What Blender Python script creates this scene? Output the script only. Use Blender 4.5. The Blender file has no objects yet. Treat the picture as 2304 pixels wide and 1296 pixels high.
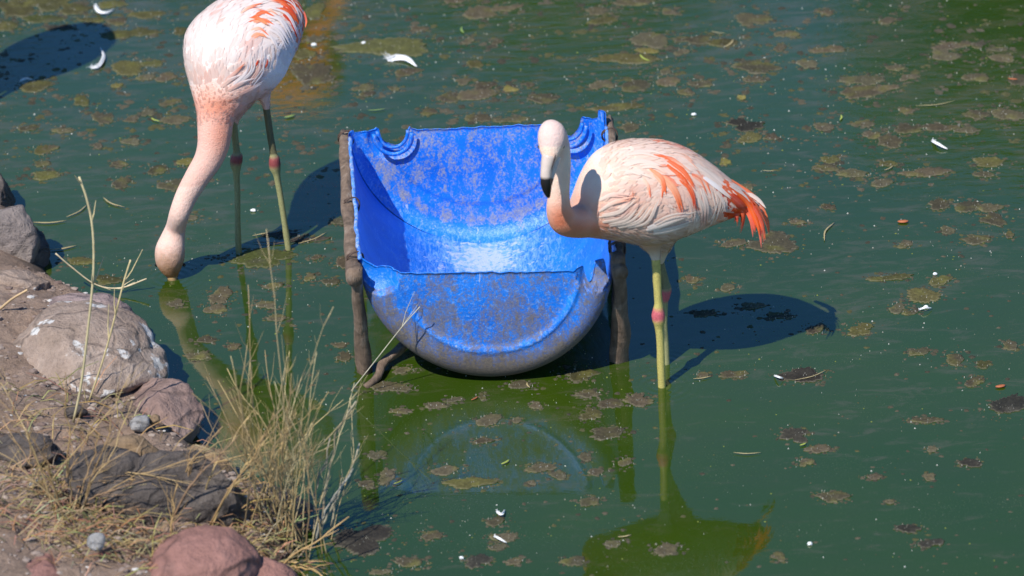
import bpy, bmesh, math, random
import numpy as np
from mathutils import Vector, Matrix, noise
from mathutils.bvhtree import BVHTree
random.seed(7); np.random.seed(7)
scn = bpy.context.scene
COL = scn.collection

# ------------------------------------------------------------------ camera, sky, sun, exposure
PITCH = math.radians(26.0); DIST = 9.0
CAM = Vector((0, -DIST*math.cos(PITCH), DIST*math.sin(PITCH)))
ROLL = math.radians(3.0)                              # the photograph was held slightly tilted
R0 = Vector((1, 0, 0)); U0 = Vector((0, math.sin(PITCH), math.cos(PITCH))); FW = Vector((0, math.cos(PITCH), -math.sin(PITCH)))
RT = R0*math.cos(ROLL)-U0*math.sin(ROLL); UP = U0*math.cos(ROLL)+R0*math.sin(ROLL)
LENS = 138.2
FPX = 2304*LENS/36.0
cam_d = bpy.data.cameras.new('camera'); cam_d.lens = LENS; cam_d.sensor_width = 36
cam_d.clip_start = 0.1; cam_d.clip_end = 400
cam_d.dof.use_dof = True; cam_d.dof.focus_distance = 8.75; cam_d.dof.aperture_fstop = 4.0
cam = bpy.data.objects.new('camera', cam_d); COL.objects.link(cam)
cam.location = CAM; cam.rotation_euler = Matrix((RT, UP, -FW)).transposed().to_euler()
scn.camera = cam

SUNDIR = Vector((-213, -290, 467)).normalized()
EL = math.asin(SUNDIR.z); ROT = math.atan2(SUNDIR.x, SUNDIR.y)
w = bpy.data.worlds.new('World'); scn.world = w; w.use_nodes = True
nt = w.node_tree; bg = nt.nodes['Background']
sky = nt.nodes.new('ShaderNodeTexSky'); sky.sky_type = 'NISHITA'; sky.sun_disc = False
sky.sun_elevation = EL; sky.sun_rotation = ROT; sky.altitude = 1500; sky.air_density = 1.0; sky.dust_density = 0.0; sky.ozone_density = 4.0
hs = nt.nodes.new('ShaderNodeHueSaturation'); hs.inputs['Saturation'].default_value = 1.22
nt.links.new(sky.outputs[0], hs.inputs['Color']); nt.links.new(hs.outputs[0], bg.inputs[0]); bg.inputs[1].default_value = 0.15
sd = bpy.data.lights.new('sun', 'SUN'); sd.energy = 5.0; sd.angle = math.radians(0.53); sd.color = (1.0, 0.955, 0.89)
so = bpy.data.objects.new('sun', sd); COL.objects.link(so)
so.rotation_euler = SUNDIR.to_track_quat('Z', 'Y').to_euler()
scn.view_settings.view_transform = 'Standard'; scn.view_settings.look = 'None'
scn.view_settings.gamma = 1; scn.view_settings.use_curve_mapping = False
scn.view_settings.exposure = 0.2
scn.cycles.max_bounces = 6; scn.cycles.use_denoising = True

# ------------------------------------------------------------------ photo measurements -> places in the world
def ray(px, py): return FW + RT*((px-1152)/FPX) + UP*((648-py)/FPX)
def W(px, py, z=0.0):
    r = ray(px, py); return CAM + r*((z-CAM.z)/r.z)
def V(px, py, y):
    r = ray(px, py); return CAM + r*((y-CAM.y)/r.y)
def SC(p): return (p-CAM).dot(FW)/FPX            # metres per pixel at a point
def toray(p, off): return p + (p-CAM).normalized()*off

# ------------------------------------------------------------------ helpers
def link(o, parent=None):
    COL.objects.link(o)
    if parent is not None: o.parent = parent
    return o
def tag(o, label=None, cat=None, group=None, kind=None):
    if label: o['label'] = label
    if cat: o['category'] = cat
    if group: o['group'] = group
    if kind: o['kind'] = kind
    return o
def empty(name, loc):
    o = bpy.data.objects.new(name, None); o.location = loc; o.empty_display_size = 0.05
    return link(o)
def mesh(name, vs, fs, mat, parent=None, smooth=True, cols=None, local=True):
    me = bpy.data.meshes.new(name)
    off = parent_loc(parent) if local else Vector((0, 0, 0))
    me.from_pydata([tuple(Vector(v)-off) for v in vs], [], fs)
    if smooth: me.polygons.foreach_set('use_smooth', [True]*len(me.polygons))
    if cols is not None: setcol(me, cols)
    me.materials.append(mat); me.update()
    o = bpy.data.objects.new(name, me)
    return link(o, parent)
def parent_loc(p):
    v = Vector((0, 0, 0))
    while p is not None:
        v += p.location; p = p.parent
    return v
def setcol(me, cols):
    a = me.color_attributes.new('col', 'FLOAT_COLOR', 'POINT')
    arr = np.ones((len(me.vertices), 4), dtype=np.float32); arr[:, :3] = np.array(cols, dtype=np.float32)[:, :3]
    a.data.foreach_set('color', arr.ravel())
def crom(pts, n):
    """Catmull-Rom through tuples of numbers, n samples"""
    P = [np.array(p, dtype=float) for p in pts]; P = [2*P[0]-P[1]]+P+[2*P[-1]-P[-2]]
    m = len(P)-3; out = []
    for i in range(n):
        t = i/(n-1)*m; k = min(int(t), m-1); f = t-k
        a, b, c, d = P[k:k+4]
        out.append(0.5*((2*b)+(-a+c)*f+(2*a-5*b+4*c-d)*f*f+(-a+3*b-3*c+d)*f**3))
    return out
def tube(vs, fs, path, radii, n=8, cap=True, wob=0.0, seed=0):
    """adds a closed tube to vs/fs"""
    b = len(vs); m = len(path); ref = Vector((0.13, 0.97, 0.2))
    for i, p in enumerate(path):
        t = (path[min(i+1, m-1)]-path[max(i-1, 0)]).normalized()
        u = t.cross(ref); u.normalize(); v = t.cross(u); ref = u.cross(t)
        for k in range(n):
            a = 2*math.pi*k/n; r = radii[i]
            if wob: r *= 1+wob*noise.noise(Vector((math.cos(a)*1.3+seed, math.sin(a)*1.3, i*0.35)))
            vs.append(p+u*(math.cos(a)*r)+v*(math.sin(a)*r))
    for i in range(m-1):
        for k in range(n):
            k2 = (k+1) % n
            fs.append((b+i*n+k, b+i*n+k2, b+(i+1)*n+k2, b+(i+1)*n+k))
    if cap:
        vs.append(path[0]); vs.append(path[-1])
        for k in range(n):
            k2 = (k+1) % n
            fs.append((len(vs)-2, b+k2, b+k)); fs.append((len(vs)-1, b+(m-1)*n+k, b+(m-1)*n+k2))
def rings(vs, fs, R):
    """R: list of rings (lists of Vectors); closed loft with caps"""
    b = len(vs); n = len(R[0]); m = len(R)
    for r in R: vs.extend(r)
    for i in range(m-1):
        for k in range(n):
            k2 = (k+1) % n
            fs.append((b+i*n+k, b+i*n+k2, b+(i+1)*n+k2, b+(i+1)*n+k))
    for j, e in ((0, 0), (m-1, 1)):
        c = sum(R[j], Vector((0, 0, 0)))/n; vs.append(c)
        for k in range(n):
            k2 = (k+1) % n
            fs.append((len(vs)-1, b+j*n+k, b+j*n+k2) if e else (len(vs)-1, b+j*n+k2, b+j*n+k))
def fbm(v, o=4): return noise.fractal(v, 1.0, 2.0, o)
def lin(r, g, b):
    f = lambda c: (c/255/12.92) if c <= 10 else ((c/255+0.055)/1.055)**2.4
    return (f(r), f(g), f(b))
def mixc(a, b, t):
    t = max(0, min(1, t)); return tuple(a[i]*(1-t)+b[i]*t for i in range(3))

# ------------------------------------------------------------------ materials
class M:
    def __init__(s, name, rough=0.6, ior=1.45):
        s.m = bpy.data.materials.new(name); s.m.use_nodes = True; s.nt = s.m.node_tree
        s.p = s.nt.nodes['Principled BSDF']; s.p.inputs['Roughness'].default_value = rough; s.p.inputs['IOR'].default_value = ior
        s.x = -300
    def n(s, t, **k):
        nd = s.nt.nodes.new(t)
        for a, b in k.items():
            if hasattr(nd, a): setattr(nd, a, b)
            else: nd.inputs[a].default_value = b
        return nd
    def L(s, a, b): s.nt.links.new(a, b)
    def coord(s, scale=(1, 1, 1), kind='Object', rot=(0, 0, 0)):
        tc = s.n('ShaderNodeTexCoord'); mp = s.n('ShaderNodeMapping'); mp.inputs['Scale'].default_value = scale; mp.inputs['Rotation'].default_value = rot
        s.L(tc.outputs[kind], mp.inputs[0]); return mp.outputs[0]
    def noise(s, co, scale, detail=4, rough=0.55, dist=0.0):
        nd = s.n('ShaderNodeTexNoise'); nd.inputs['Scale'].default_value = scale; nd.inputs['Detail'].default_value = detail
        nd.inputs['Roughness'].default_value = rough; nd.inputs['Distortion'].default_value = dist
        s.L(co, nd.inputs['Vector']); return nd.outputs[0]
    def ramp(s, fac, stops, interp='LINEAR'):
        nd = s.n('ShaderNodeValToRGB'); nd.color_ramp.interpolation = interp
        e = nd.color_ramp.elements
        while len(e) < len(stops): e.new(0.5)
        for el, (p, c) in zip(e, stops):
            el.position = p; el.color = (*c, 1) if not isinstance(c, (int, float)) else (c, c, c, 1)
        s.L(fac, nd.inputs[0]); return nd.outputs[0]
    def mix(s, fac, a, b, mode='MIX'):
        nd = s.n('ShaderNodeMix'); nd.data_type = 'RGBA'; nd.blend_type = mode
        for sock, v in ((0, fac), (6, a), (7, b)):
            if isinstance(v, (int, float)): nd.inputs[sock].default_value = v
            elif isinstance(v, tuple): nd.inputs[sock].default_value = (*v, 1)
            else: s.L(v, nd.inputs[sock])
        return nd.outputs[2]
    def math(s, op, a, b=0.0):
        nd = s.n('ShaderNodeMath'); nd.operation = op
        for i, v in enumerate((a, b)):
            if isinstance(v, (int, float)): nd.inputs[i].default_value = v
            else: s.L(v, nd.inputs[i])
        return nd.outputs[0]
    def bump(s, h, strength=0.5, dist=0.01, prev=None):
        nd = s.n('ShaderNodeBump'); nd.inputs['Strength'].default_value = strength; nd.inputs['Distance'].default_value = dist
        s.L(h, nd.inputs['Height'])
        if prev is not None: s.L(prev, nd.inputs['Normal'])
        return nd.outputs[0]
    def vcol(s):
        nd = s.n('ShaderNodeVertexColor'); nd.layer_name = 'col'; return nd.outputs[0]
    def color(s, c):
        if isinstance(c, tuple): s.p.inputs['Base Color'].default_value = (*c, 1)
        else: s.L(c, s.p.inputs['Base Color'])
    def normal(s, n): s.L(n, s.p.inputs['Normal'])

def mat_water():
    m = M('pond_water', 0.03, 1.62)
    co = m.coord()
    big = m.noise(co, 0.9, 3); med = m.noise(m.coord((1.0, 2.2, 1)), 5.0, 4)
    c = m.ramp(big, [(0.3, (0.017, 0.042, 0.003)), (0.5, (0.023, 0.050, 0.003)), (0.7, (0.030, 0.056, 0.002))])
    c = m.mix(m.ramp(med, [(0.35, 0.0), (0.75, 0.45)]), c, (0.028, 0.046, 0.009))
    # dust and pollen lying on the surface
    d1 = m.noise(m.coord((1, 1.6, 1)), 260, 2, 0.5); dens = m.noise(m.coord((1, 1.8, 1)), 3.2, 5, 0.65)
    thr = m.math('ADD', d1, m.math('MULTIPLY', m.math('SUBTRACT', dens, 0.5), 0.32))
    dust = m.ramp(thr, [(0.66, 0.0), (0.74, 0.55)])
    c = m.mix(dust, c, (0.13, 0.15, 0.10))
    g = m.n('ShaderNodeNewGeometry'); sp = m.n('ShaderNodeSeparateXYZ'); m.L(g.outputs['Position'], sp.inputs[0])
    film = m.math('ADD', m.noise(m.coord((0.7, 1.9, 1)), 11, 8, 0.75, 0.6), m.math('MULTIPLY', sp.outputs[1], 0.035))
    film = m.math('ADD', film, m.math('MULTIPLY', m.math('SUBTRACT', m.noise(co, 1.7, 3), 0.5), 0.25))
    scum = m.ramp(film, [(0.52, 0.0), (0.60, 0.35), (0.72, 0.75)])
    c = m.mix(scum, c, (0.075, 0.072, 0.038))
    m.color(c)
    h1 = m.noise(m.coord((1.0, 2.6, 1)), 14, 3, 0.5)
    h2 = m.noise(m.coord((1.0, 2.0, 1)), 70, 2, 0.5)
    # the breeze ruffles the far part of the pond
    breeze = m.ramp(m.math('ADD', m.math('MULTIPLY', sp.outputs[1], 0.25), m.math('MULTIPLY', big, 0.3)), [(0.05, 0.12), (0.62, 1.0)])
    h1 = m.math('MULTIPLY', h1, breeze); h2 = m.math('MULTIPLY', h2, breeze)
    rings = None                                       # rings where legs, bill and posts stand in the water
    for (px, py, k) in ((1488, 868, 1.0), (1500, 818, 0.6), (386, 624, 1.2), (537, 570, 0.7), (649, 561, 0.7), (824, 870, 0.5), (1100, 856, 0.3)):
        c_ = W(px, py); vd = m.n('ShaderNodeVectorMath'); vd.operation = 'DISTANCE'; m.L(g.outputs['Position'], vd.inputs[0]); vd.inputs[1].default_value = tuple(c_)
        d = vd.outputs['Value']; wv = m.math('MULTIPLY', m.math('SINE', m.math('MULTIPLY', d, 330.0)), m.math('MULTIPLY', m.math('EXPONENT', m.math('MULTIPLY', d, -26.0)), k))
        rings = wv if rings is None else m.math('ADD', rings, wv)
    b = m.bump(rings, 0.10, 0.004); b = m.bump(h1, 0.09, 0.01, b); b = m.bump(h2, 0.10, 0.002, b); b = m.bump(scum, 0.04, 0.001, b); b = m.bump(dust, 0.15, 0.001, b)
    m.normal(b)
    rr = m.math('ADD', 0.03, m.math('MULTIPLY', dust, 0.5)); m.L(rr, m.p.inputs['Roughness'])
    return m.m
def mat_plastic():
    m = M('blue_barrel_plastic', 0.38, 1.5)
    co = m.coord()
    vc = m.n('ShaderNodeVertexColor'); vc.layer_name = 'col'
    sep = m.n('ShaderNodeSeparateColor'); m.L(vc.outputs[0], sep.inputs[0])
    mud, scuff_glint = sep.outputs[0], sep.outputs[1]        # red: mud, green: pale scuffing and the painted floor glint
    blue = m.ramp(m.noise(co, 9, 4), [(0.3, (0.001, 0.125, 0.58)), (0.7, (0.008, 0.21, 0.80))])
    st = m.coord((26, 26, 5)); s1 = m.noise(st, 3.0, 6, 0.7, 0.4)
    st2 = m.coord((60, 14, 60), rot=(0, 0, 0.5)); s2 = m.noise(st2, 2.2, 5, 0.7, 0.8)
    f1 = m.math('ADD', s1, m.math('MULTIPLY', m.math('SUBTRACT', scuff_glint, 0.5), 0.22))
    f2 = m.math('ADD', s2, m.math('MULTIPLY', m.math('SUBTRACT', scuff_glint, 0.5), 0.3))
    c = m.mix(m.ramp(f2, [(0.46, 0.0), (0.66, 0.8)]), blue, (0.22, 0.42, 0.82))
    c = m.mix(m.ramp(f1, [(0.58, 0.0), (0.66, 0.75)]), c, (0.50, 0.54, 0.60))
    n1 = m.noise(m.coord((1, 1, 0.55)), 48, 8, 0.8, 0.3); n2 = m.noise(co, 190, 4, 0.75); n3 = m.noise(co, 8, 4, 0.55)
    f = m.math('ADD', m.math('MULTIPLY', n1, 0.55), m.math('MULTIPLY', n2, 0.30)); f = m.math('ADD', f, m.math('MULTIPLY', n3, 0.15))
    f = m.math('ADD', f, m.math('MULTIPLY', m.math('SUBTRACT', mud, 0.5), 0.38))
    mudc = m.ramp(n2, [(0.3, (0.075, 0.058, 0.038)), (0.6, (0.17, 0.135, 0.085)), (0.8, (0.36, 0.30, 0.21))])
    mf = m.ramp(f, [(0.50, 0.0), (0.56, 0.62), (0.66, 0.95)])
    mudc = m.mix(sep.outputs[2], mudc, m.ramp(n2, [(0.35, (0.30, 0.29, 0.27)), (0.7, (0.55, 0.52, 0.46))]))
    c = m.mix(mf, c, mudc)
    g = m.n('ShaderNodeNewGeometry'); sp = m.n('ShaderNodeSeparateXYZ'); m.L(g.outputs['Position'], sp.inputs[0])
    wet = m.math('MULTIPLY', m.ramp(m.math('ADD', sp.outputs[2], m.math('MULTIPLY', n3, 0.06)), [(0.035, 0.9), (0.12, 0.0)]), m.math('GREATER_THAN', 0.3, sep.outputs[2])); c = m.mix(wet, c, (0.06, 0.048, 0.034))
    m.color(c)
    m.L(m.math('ADD', 0.34, m.math('MULTIPLY', mf, 0.5)), m.p.inputs['Roughness'])
    m.normal(m.bump(n2, 0.4, 0.002, m.bump(f, 0.35, 0.006)))
    return m.m
def mat_plumage():
    m = M('flamingo_plumage', 0.75, 1.4); vc = m.vcol()
    co = m.coord(); n = m.noise(co, 320, 3, 0.6); n2 = m.noise(co, 38, 5, 0.6)
    c = m.mix(m.ramp(n2, [(0.4, 0.0), (0.8, 0.25)]), vc, m.mix(0.6, vc, (0.80, 0.34, 0.22)))
    m.color(c); m.normal(m.bump(n, 0.55, 0.003, m.bump(m.noise(co, 110, 5, 0.7), 0.45, 0.006)))
    m.p.inputs['Subsurface Weight'].default_value = 0.12; m.p.inputs['Subsurface Radius'].default_value = (0.02, 0.008, 0.005)
    m.p.inputs['Specular IOR Level'].default_value = 0.2
    return m.m
def mat_feather():
    m = M('flamingo_feather', 0.6, 1.4); vc = m.vcol()
    m.color(vc)
    co = m.coord(); m.normal(m.bump(m.noise(co, 420, 2, 0.6), 0.3, 0.0015))
    m.p.inputs['Specular IOR Level'].default_value = 0.25
    tr = m.n('ShaderNodeBsdfTranslucent'); m.L(vc, tr.inputs[0]); mx = m.n('ShaderNodeMixShader'); mx.inputs[0].default_value = 0.25
    m.L(m.p.outputs[0], mx.inputs[1]); m.L(tr.outputs[0], mx.inputs[2])
    m.L(mx.outputs[0], m.nt.nodes['Material Output'].inputs[0])
    return m.m
def mat_vcol(name, rough, nscale=60, bumpd=0.003, amt=0.35, stretch=(1, 1, 1), nb=0.5):
    m = M(name, rough); vc = m.vcol(); n = m.noise(m.coord(stretch), nscale, 5, 0.65)
    c = m.mix(amt, vc, m.ramp(n, [(0.25, 0.25), (0.75, 1.0)]), 'MULTIPLY'); c = m.mix(amt*0.6, c, m.ramp(n, [(0.4, 0.5), (0.8, 0.9)]), 'OVERLAY')
    m.color(c); m.normal(m.bump(n, nb, bumpd)); return m.m
def mat_rock(name, a, b, c3, guano=0.0, scale=9):
    m = M(name, 0.85); co = m.coord()
    n1 = m.noise(co, scale, 7, 0.7, 0.4); n2 = m.noise(co, scale*7, 5, 0.7)
    c = m.ramp(n1, [(0.3, a), (0.52, b), (0.72, c3)])
    c = m.mix(0.55, c, m.ramp(n2, [(0.3, 0.45), (0.7, 1.0)]), 'MULTIPLY')
    if guano:
        g = m.noise(co, 13, 5, 0.6, 0.2); c = m.mix(m.ramp(g, [(guano, 0.0), (guano+0.03, 0.85)]), c, (0.72, 0.70, 0.66))
    vo = m.n('ShaderNodeTexVoronoi'); vo.feature = 'DISTANCE_TO_EDGE'; vo.inputs['Scale'].default_value = scale*0.9
    wob = m.n('ShaderNodeMix'); wob.data_type = 'VECTOR'; wob.inputs[0].default_value = 0.12; m.L(co, wob.inputs[4]); nn = m.n('ShaderNodeTexNoise'); nn.inputs['Scale'].default_value = 8; m.L(co, nn.inputs['Vector']); m.L(nn.outputs[1], wob.inputs[5]); m.L(wob.outputs[1], vo.inputs['Vector'])
    cr = m.ramp(vo.outputs[0], [(0.0, 0.0), (0.05, 1.0)])
    c = m.mix(0.35, c, cr, 'MULTIPLY'); n3 = m.noise(co, scale*22, 4, 0.7)
    m.color(c); m.normal(m.bump(n3, 0.5, 0.004, m.bump(cr, 0.5, 0.006, m.bump(n2, 0.9, 0.010, m.bump(n1, 0.7, 0.03))))); return m.m
def mat_soil():
    m = M('dry_soil', 0.95); co = m.coord()
    n1 = m.noise(co, 5, 6, 0.65); n2 = m.noise(co, 60, 6, 0.75); n3 = m.noise(co, 230, 3, 0.6)
    c = m.ramp(n1, [(0.3, (0.20, 0.14, 0.10)), (0.5, (0.34, 0.235, 0.17)), (0.7, (0.44, 0.32, 0.24))])
    c = m.mix(0.7, c, m.ramp(n2, [(0.3, 0.35), (0.65, 1.0)]), 'MULTIPLY')
    c = m.mix(m.ramp(n3, [(0.62, 0.0), (0.72, 0.55)]), c, (0.40, 0.33, 0.27))
    # wet dark mud close to the water
    g = m.n('ShaderNodeNewGeometry'); sp = m.n('ShaderNodeSeparateXYZ'); m.L(g.outputs['Position'], sp.inputs[0])
    wet = m.ramp(m.math('ADD', sp.outputs[2], m.math('MULTIPLY', n1, 0.05)), [(0.03, 1.0), (0.085, 0.0)])
    c = m.mix(wet, c, (0.028, 0.022, 0.016)); m.color(c)
    m.normal(m.bump(n3, 0.5, 0.004, m.bump(n2, 0.8, 0.015))); return m.m
def mat_wood():
    m = M('weathered_pole_wood', 0.85); co = m.coord((1, 1, 1)); n1 = m.noise(co, 22, 6, 0.7, 0.5); n2 = m.noise(m.coord((90, 40, 8)), 1.5, 5, 0.7)
    c = m.ramp(n1, [(0.3, (0.10, 0.07, 0.048)), (0.55, (0.24, 0.165, 0.115)), (0.72, (0.38, 0.31, 0.25))])
    c = m.mix(0.6, c, m.ramp(n2, [(0.3, 0.4), (0.7, 1.0)]), 'MULTIPLY'); m.color(c)
    m.normal(m.bump(n2, 0.8, 0.006, m.bump(n1, 0.6, 0.008))); return m.m
def mat_flat(name, c, rough=0.6, var=0.25, scale=40):
    m = M(name, rough); n = m.noise(m.coord(), scale, 4, 0.6)
    m.color(m.mix(var, c, m.ramp(n, [(0.3, 0.3), (0.7, 1.0)]), 'MULTIPLY')); m.normal(m.bump(n, 0.3, 0.003)); return m.m
def mat_straw():
    m = M('dry_straw', 0.65); vc = m.vcol(); n = m.noise(m.coord(), 55, 3)
    m.color(m.mix(0.5, vc, m.ramp(n, [(0.3, 0.45), (0.65, 1.0)]), 'MULTIPLY')); return m.m

WATER, PLASTIC, PLUM, FEATH = mat_water(), mat_plastic(), mat_plumage(), mat_feather()
SOIL, WOOD, STRAW = mat_soil(), mat_wood(), mat_straw()
LEG = mat_vcol('scaly_leg_skin', 0.5, 260, 0.002, 0.4)
BILL = mat_vcol('bill_horn', 0.35, 120, 0.0005, 0.12, nb=0.2)
SCUM = mat_vcol('pond_scum', 0.75, 110, 0.004, 0.6, nb=1.0)
SCUM.node_tree.nodes['Principled BSDF'].inputs['Specular IOR Level'].default_value = 0.25
BLACK = mat_flat('black_eye', (0.01, 0.01, 0.01), 0.15, 0.0)
WIRE = mat_flat('rusty_wire', (0.09, 0.055, 0.04), 0.7)

# ------------------------------------------------------------------ water, bank, far shore
def water():
    vs = [(-40, -14, 0), (40, -14, 0), (40, 15.0, 0), (-40, 15.0, 0)]
    o = mesh('water', vs, [(0, 1, 2, 3)], WATER, smooth=False); tag(o, kind='structure')
water()

BANK = [W(*p) for p in [(-2500, 330), (-700, 400), (-150, 450), (30, 470), (92, 520), (98, 590), (120, 645), (235, 690), (318, 780), (338, 850),
        (395, 905), (425, 985), (470, 1050), (560, 1085), (640, 1130), (690, 1190), (665, 1260), (610, 1330), (560, 1500), (700, 2200), (900, 4500)]]
BANKP = [(p.x, p.y) for p in BANK]+[(-60, -60)]
def bank_sd(x, y):
    """signed distance to the shore, positive on land"""
    best = 1e9; inside = False; n = len(BANKP)
    for i in range(n):
        x1, y1 = BANKP[i]; x2, y2 = BANKP[(i+1) % n]
        if (y1 > y) != (y2 > y) and x < (x2-x1)*(y-y1)/(y2-y1)+x1: inside = not inside
        if i < n-2:
            dx, dy = x2-x1, y2-y1; t = max(0, min(1, ((x-x1)*dx+(y-y1)*dy)/(dx*dx+dy*dy)))
            d = math.hypot(x-x1-t*dx, y-y1-t*dy); best = min(best, d)
    return best if inside else -best
def bank_h(x, y):
    s = bank_sd(x, y)
    n = 0.022*fbm(Vector((x*6, y*6, 0)))+0.010*fbm(Vector((x*25, y*25, 3)))
    if s > 0:
        h = 0.07*(1-math.exp(-s*16))+0.16*(1-math.exp(-s*1.6))+n*min(1, s*12+0.2)
        if s > 2: h += (s-2)*0.05
        return h
    return max(-0.5, s*0.8)+n*0.2-0.01
def bank():
    def axis(a, b, c, d, fine, coarse):
        xs = list(np.arange(a, b, coarse))+list(np.arange(b, c, fine))+list(np.arange(c, d+coarse, coarse)); return xs
    xs = axis(-12, -1.6, -0.35, 0.8, 0.011, 0.25); ys = axis(-13, -1.9, 0.8, 4, 0.013, 0.25)
    xs = [x for x in xs if x <= 0.8]
    vs = [(x, y, bank_h(x, y)) for y in ys for x in xs]; nx = len(xs)
    fs = []
    for j in range(len(ys)-1):
        for i in range(nx-1):
            q = (j*nx+i, j*nx+i+1, (j+1)*nx+i+1, (j+1)*nx+i)
            if max(vs[k][2] for k in q) > -0.2: fs.append(q)
    o = mesh('bank_ground', vs, fs, SOIL); tag(o, kind='structure')
bank()

def far_shore():
    vs = []; fs = []; nx, ny = 60, 16
    for j in range(ny):
        for i in range(nx):
            x = -60+120*i/(nx-1); y = 14.2+60*(j/(ny-1))**1.6
            vs.append((x, y, -0.3+0.14*(y-14.2)+0.25*fbm(Vector((x*0.3, y*0.3, 1)))))
    for j in range(ny-1):
        for i in range(nx-1): fs.append((j*nx+i, j*nx+i+1, (j+1)*nx+i+1, (j+1)*nx+i))
    o = mesh('far_ground', vs, fs, SOIL); tag(o, kind='structure')
    LEAF = mat_vcol('tree_leaf', 0.6, 30, 0.01, 0.3); BARK = mat_flat('bark', (0.12, 0.085, 0.06), 0.9)
    cv = []; cf = []; cc = []
    rnd = random.Random(4); blobs = []
    for k in range(26):
        a = rnd.uniform(0, 6.28); r = rnd.uniform(0, 1.9); z = rnd.uniform(1.2, 5.6); r *= math.sqrt(max(0.1, 1-((z-3.2)/3.4)**2))
        blobs.append((Vector((math.cos(a)*r, math.sin(a)*r, z)), rnd.uniform(0.6, 1.1)))
    for c, r in blobs:
        for _ in range(420):
            d = Vector((rnd.gauss(0, 1), rnd.gauss(0, 1), rnd.gauss(0, 1))).normalized()*r*rnd.uniform(0.55, 1.05)
            p = c+d; u = Vector((rnd.gauss(0, 1), rnd.gauss(0, 1), rnd.gauss(0, 1))).normalized(); v = u.orthogonal().normalized(); s = rnd.uniform(0.05, 0.12)
            b = len(cv); cv += [p-u*s, p+v*s*0.5, p+u*s, p-v*s*0.5]; cf.append((b, b+1, b+2, b+3))
            col = mixc((0.035, 0.055, 0.02), (0.09, 0.11, 0.045), rnd.random()); cc += [col]*4
    tv = []; tf = []
    tube(tv, tf, [Vector(p) for p in ((0, 0, -0.4), (0.05, 0, 1), (0, 0.06, 2.4), (0.1, 0, 4.2))], [0.2, 0.16, 0.11, 0.05], 10, wob=0.2)
    for b in blobs[::3]: tube(tv, tf, [Vector((0.02, 0.02, 1.6)), b[0]*0.6+Vector((0, 0, 0.8)), b[0]], [0.08, 0.05, 0.02], 6)
    first = None
    for i, (x, y, s, rz) in enumerate(((3.4, 15.6, 1.02, 0), (6.6, 16.5, 1.1, 1), (-4.2, 16.0, 0.98, 2), (-8, 17, 1.1, 3), (10.5, 17.5, 1.2, 4), (0.4, 18.5, 1.02, 5), (-1.6, 20, 1.0, 2.5))):
        t = empty('tree', (x, y, 0.1)); pos = ['middle right', 'second from right', 'third from left', 'leftmost', 'rightmost', 'centre', 'farthest'][i]; t.scale = (s*1.05, s*1.05, s*1.05); t.rotation_euler.z = rz
        if first is None:
            a = mesh('crown', cv, cf, LEAF, None, False, cc); a.parent = t; b = mesh('trunk', tv, tf, BARK); b.parent = t; first = (a, b)
        else:
            for q in first: c = q.copy(); COL.objects.link(c); c.parent = t
        tag(t, f'{pos} green tree on the far shore, seen as a dark reflection', 'tree', 'trees on the far shore')
far_shore()

# ------------------------------------------------------------------ rocks of the bank
def rock(px, py, z, rx, ry, rz, seed, mat, label, cat='rock', rot=0.0, sub=5, cuts=11, rough=0.10, tilt=0.0, name='rock'):
    """centre on the ray through px,py at height z; radii in metres"""
    c = W(px, py, z); bm = bmesh.new(); bmesh.ops.create_icosphere(bm, subdivisions=sub, radius=1.0)
    rnd = random.Random(seed); planes = []
    for _ in range(cuts):
        n = Vector((rnd.gauss(0, 1), rnd.gauss(0, 1), rnd.gauss(0, 0.8))).normalized(); planes.append((n, rnd.uniform(0.62, 0.88)))
    for v in bm.verts:
        p = v.co.copy()
        for n, d in planes:
            k = p.dot(n)
            if k > d: p -= n*(k-d)*0.86
        p *= 1+rough*fbm(p*1.6+Vector((seed, 0, 0)))+0.035*fbm(p*6+Vector((0, seed, 0)))
        p *= 1+0.02*noise.noise(p*14+Vector((seed, 2, 0))); v.co = Vector((p.x*rx, p.y*ry, p.z*rz))
    bmesh.ops.rotate(bm, verts=bm.verts, cent=(0, 0, 0), matrix=Matrix.Rotation(rot, 3, 'Z') @ Matrix.Rotation(tilt, 3, 'Y'))
    me = bpy.data.meshes.new(name); bm.to_mesh(me); bm.free(); me.polygons.foreach_set('use_smooth', [True]*len(me.polygons)); me.materials.append(mat)
    o = bpy.data.objects.new(name, me); o.location = c; link(o); tag(o, label, cat); return o
R_TAN = mat_rock('tan_rock', (0.29, 0.21, 0.155), (0.42, 0.31, 0.24), (0.54, 0.43, 0.35), 0.592)
R_PURP = mat_rock('purplish_rock', (0.26, 0.19, 0.17), (0.35, 0.26, 0.24), (0.44, 0.34, 0.31), 0.0, 6)
R_GREY = mat_rock('grey_rock', (0.18, 0.15, 0.135), (0.27, 0.22, 0.195), (0.36, 0.30, 0.26), 0.0, 6)
R_DARK = mat_rock('dark_rock', (0.07, 0.058, 0.052), (0.13, 0.105, 0.09), (0.22, 0.18, 0.15), 0.0, 12)
R_RED = mat_rock('red_rock', (0.27, 0.13, 0.10), (0.34, 0.17, 0.135), (0.40, 0.23, 0.19), 0.0, 5)
R_PINK = mat_rock('pink_rock', (0.25, 0.16, 0.13), (0.33, 0.22, 0.18), (0.38, 0.28, 0.24), 0.0, 7)
R_OCH = mat_rock('ochre_rock', (0.20, 0.13, 0.07), (0.28, 0.19, 0.11), (0.34, 0.25, 0.16), 0.0, 7)
R_WHITE = mat_rock('white_stone', (0.34, 0.33, 0.31), (0.45, 0.43, 0.41), (0.55, 0.54, 0.52), 0.0, 12)
rock(22, 548, 0.06, 0.085, 0.10, 0.10, 3, R_GREY, 'grey brown angular boulder at the water edge on the left, upper one of the bank', rough=0.06)
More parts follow.
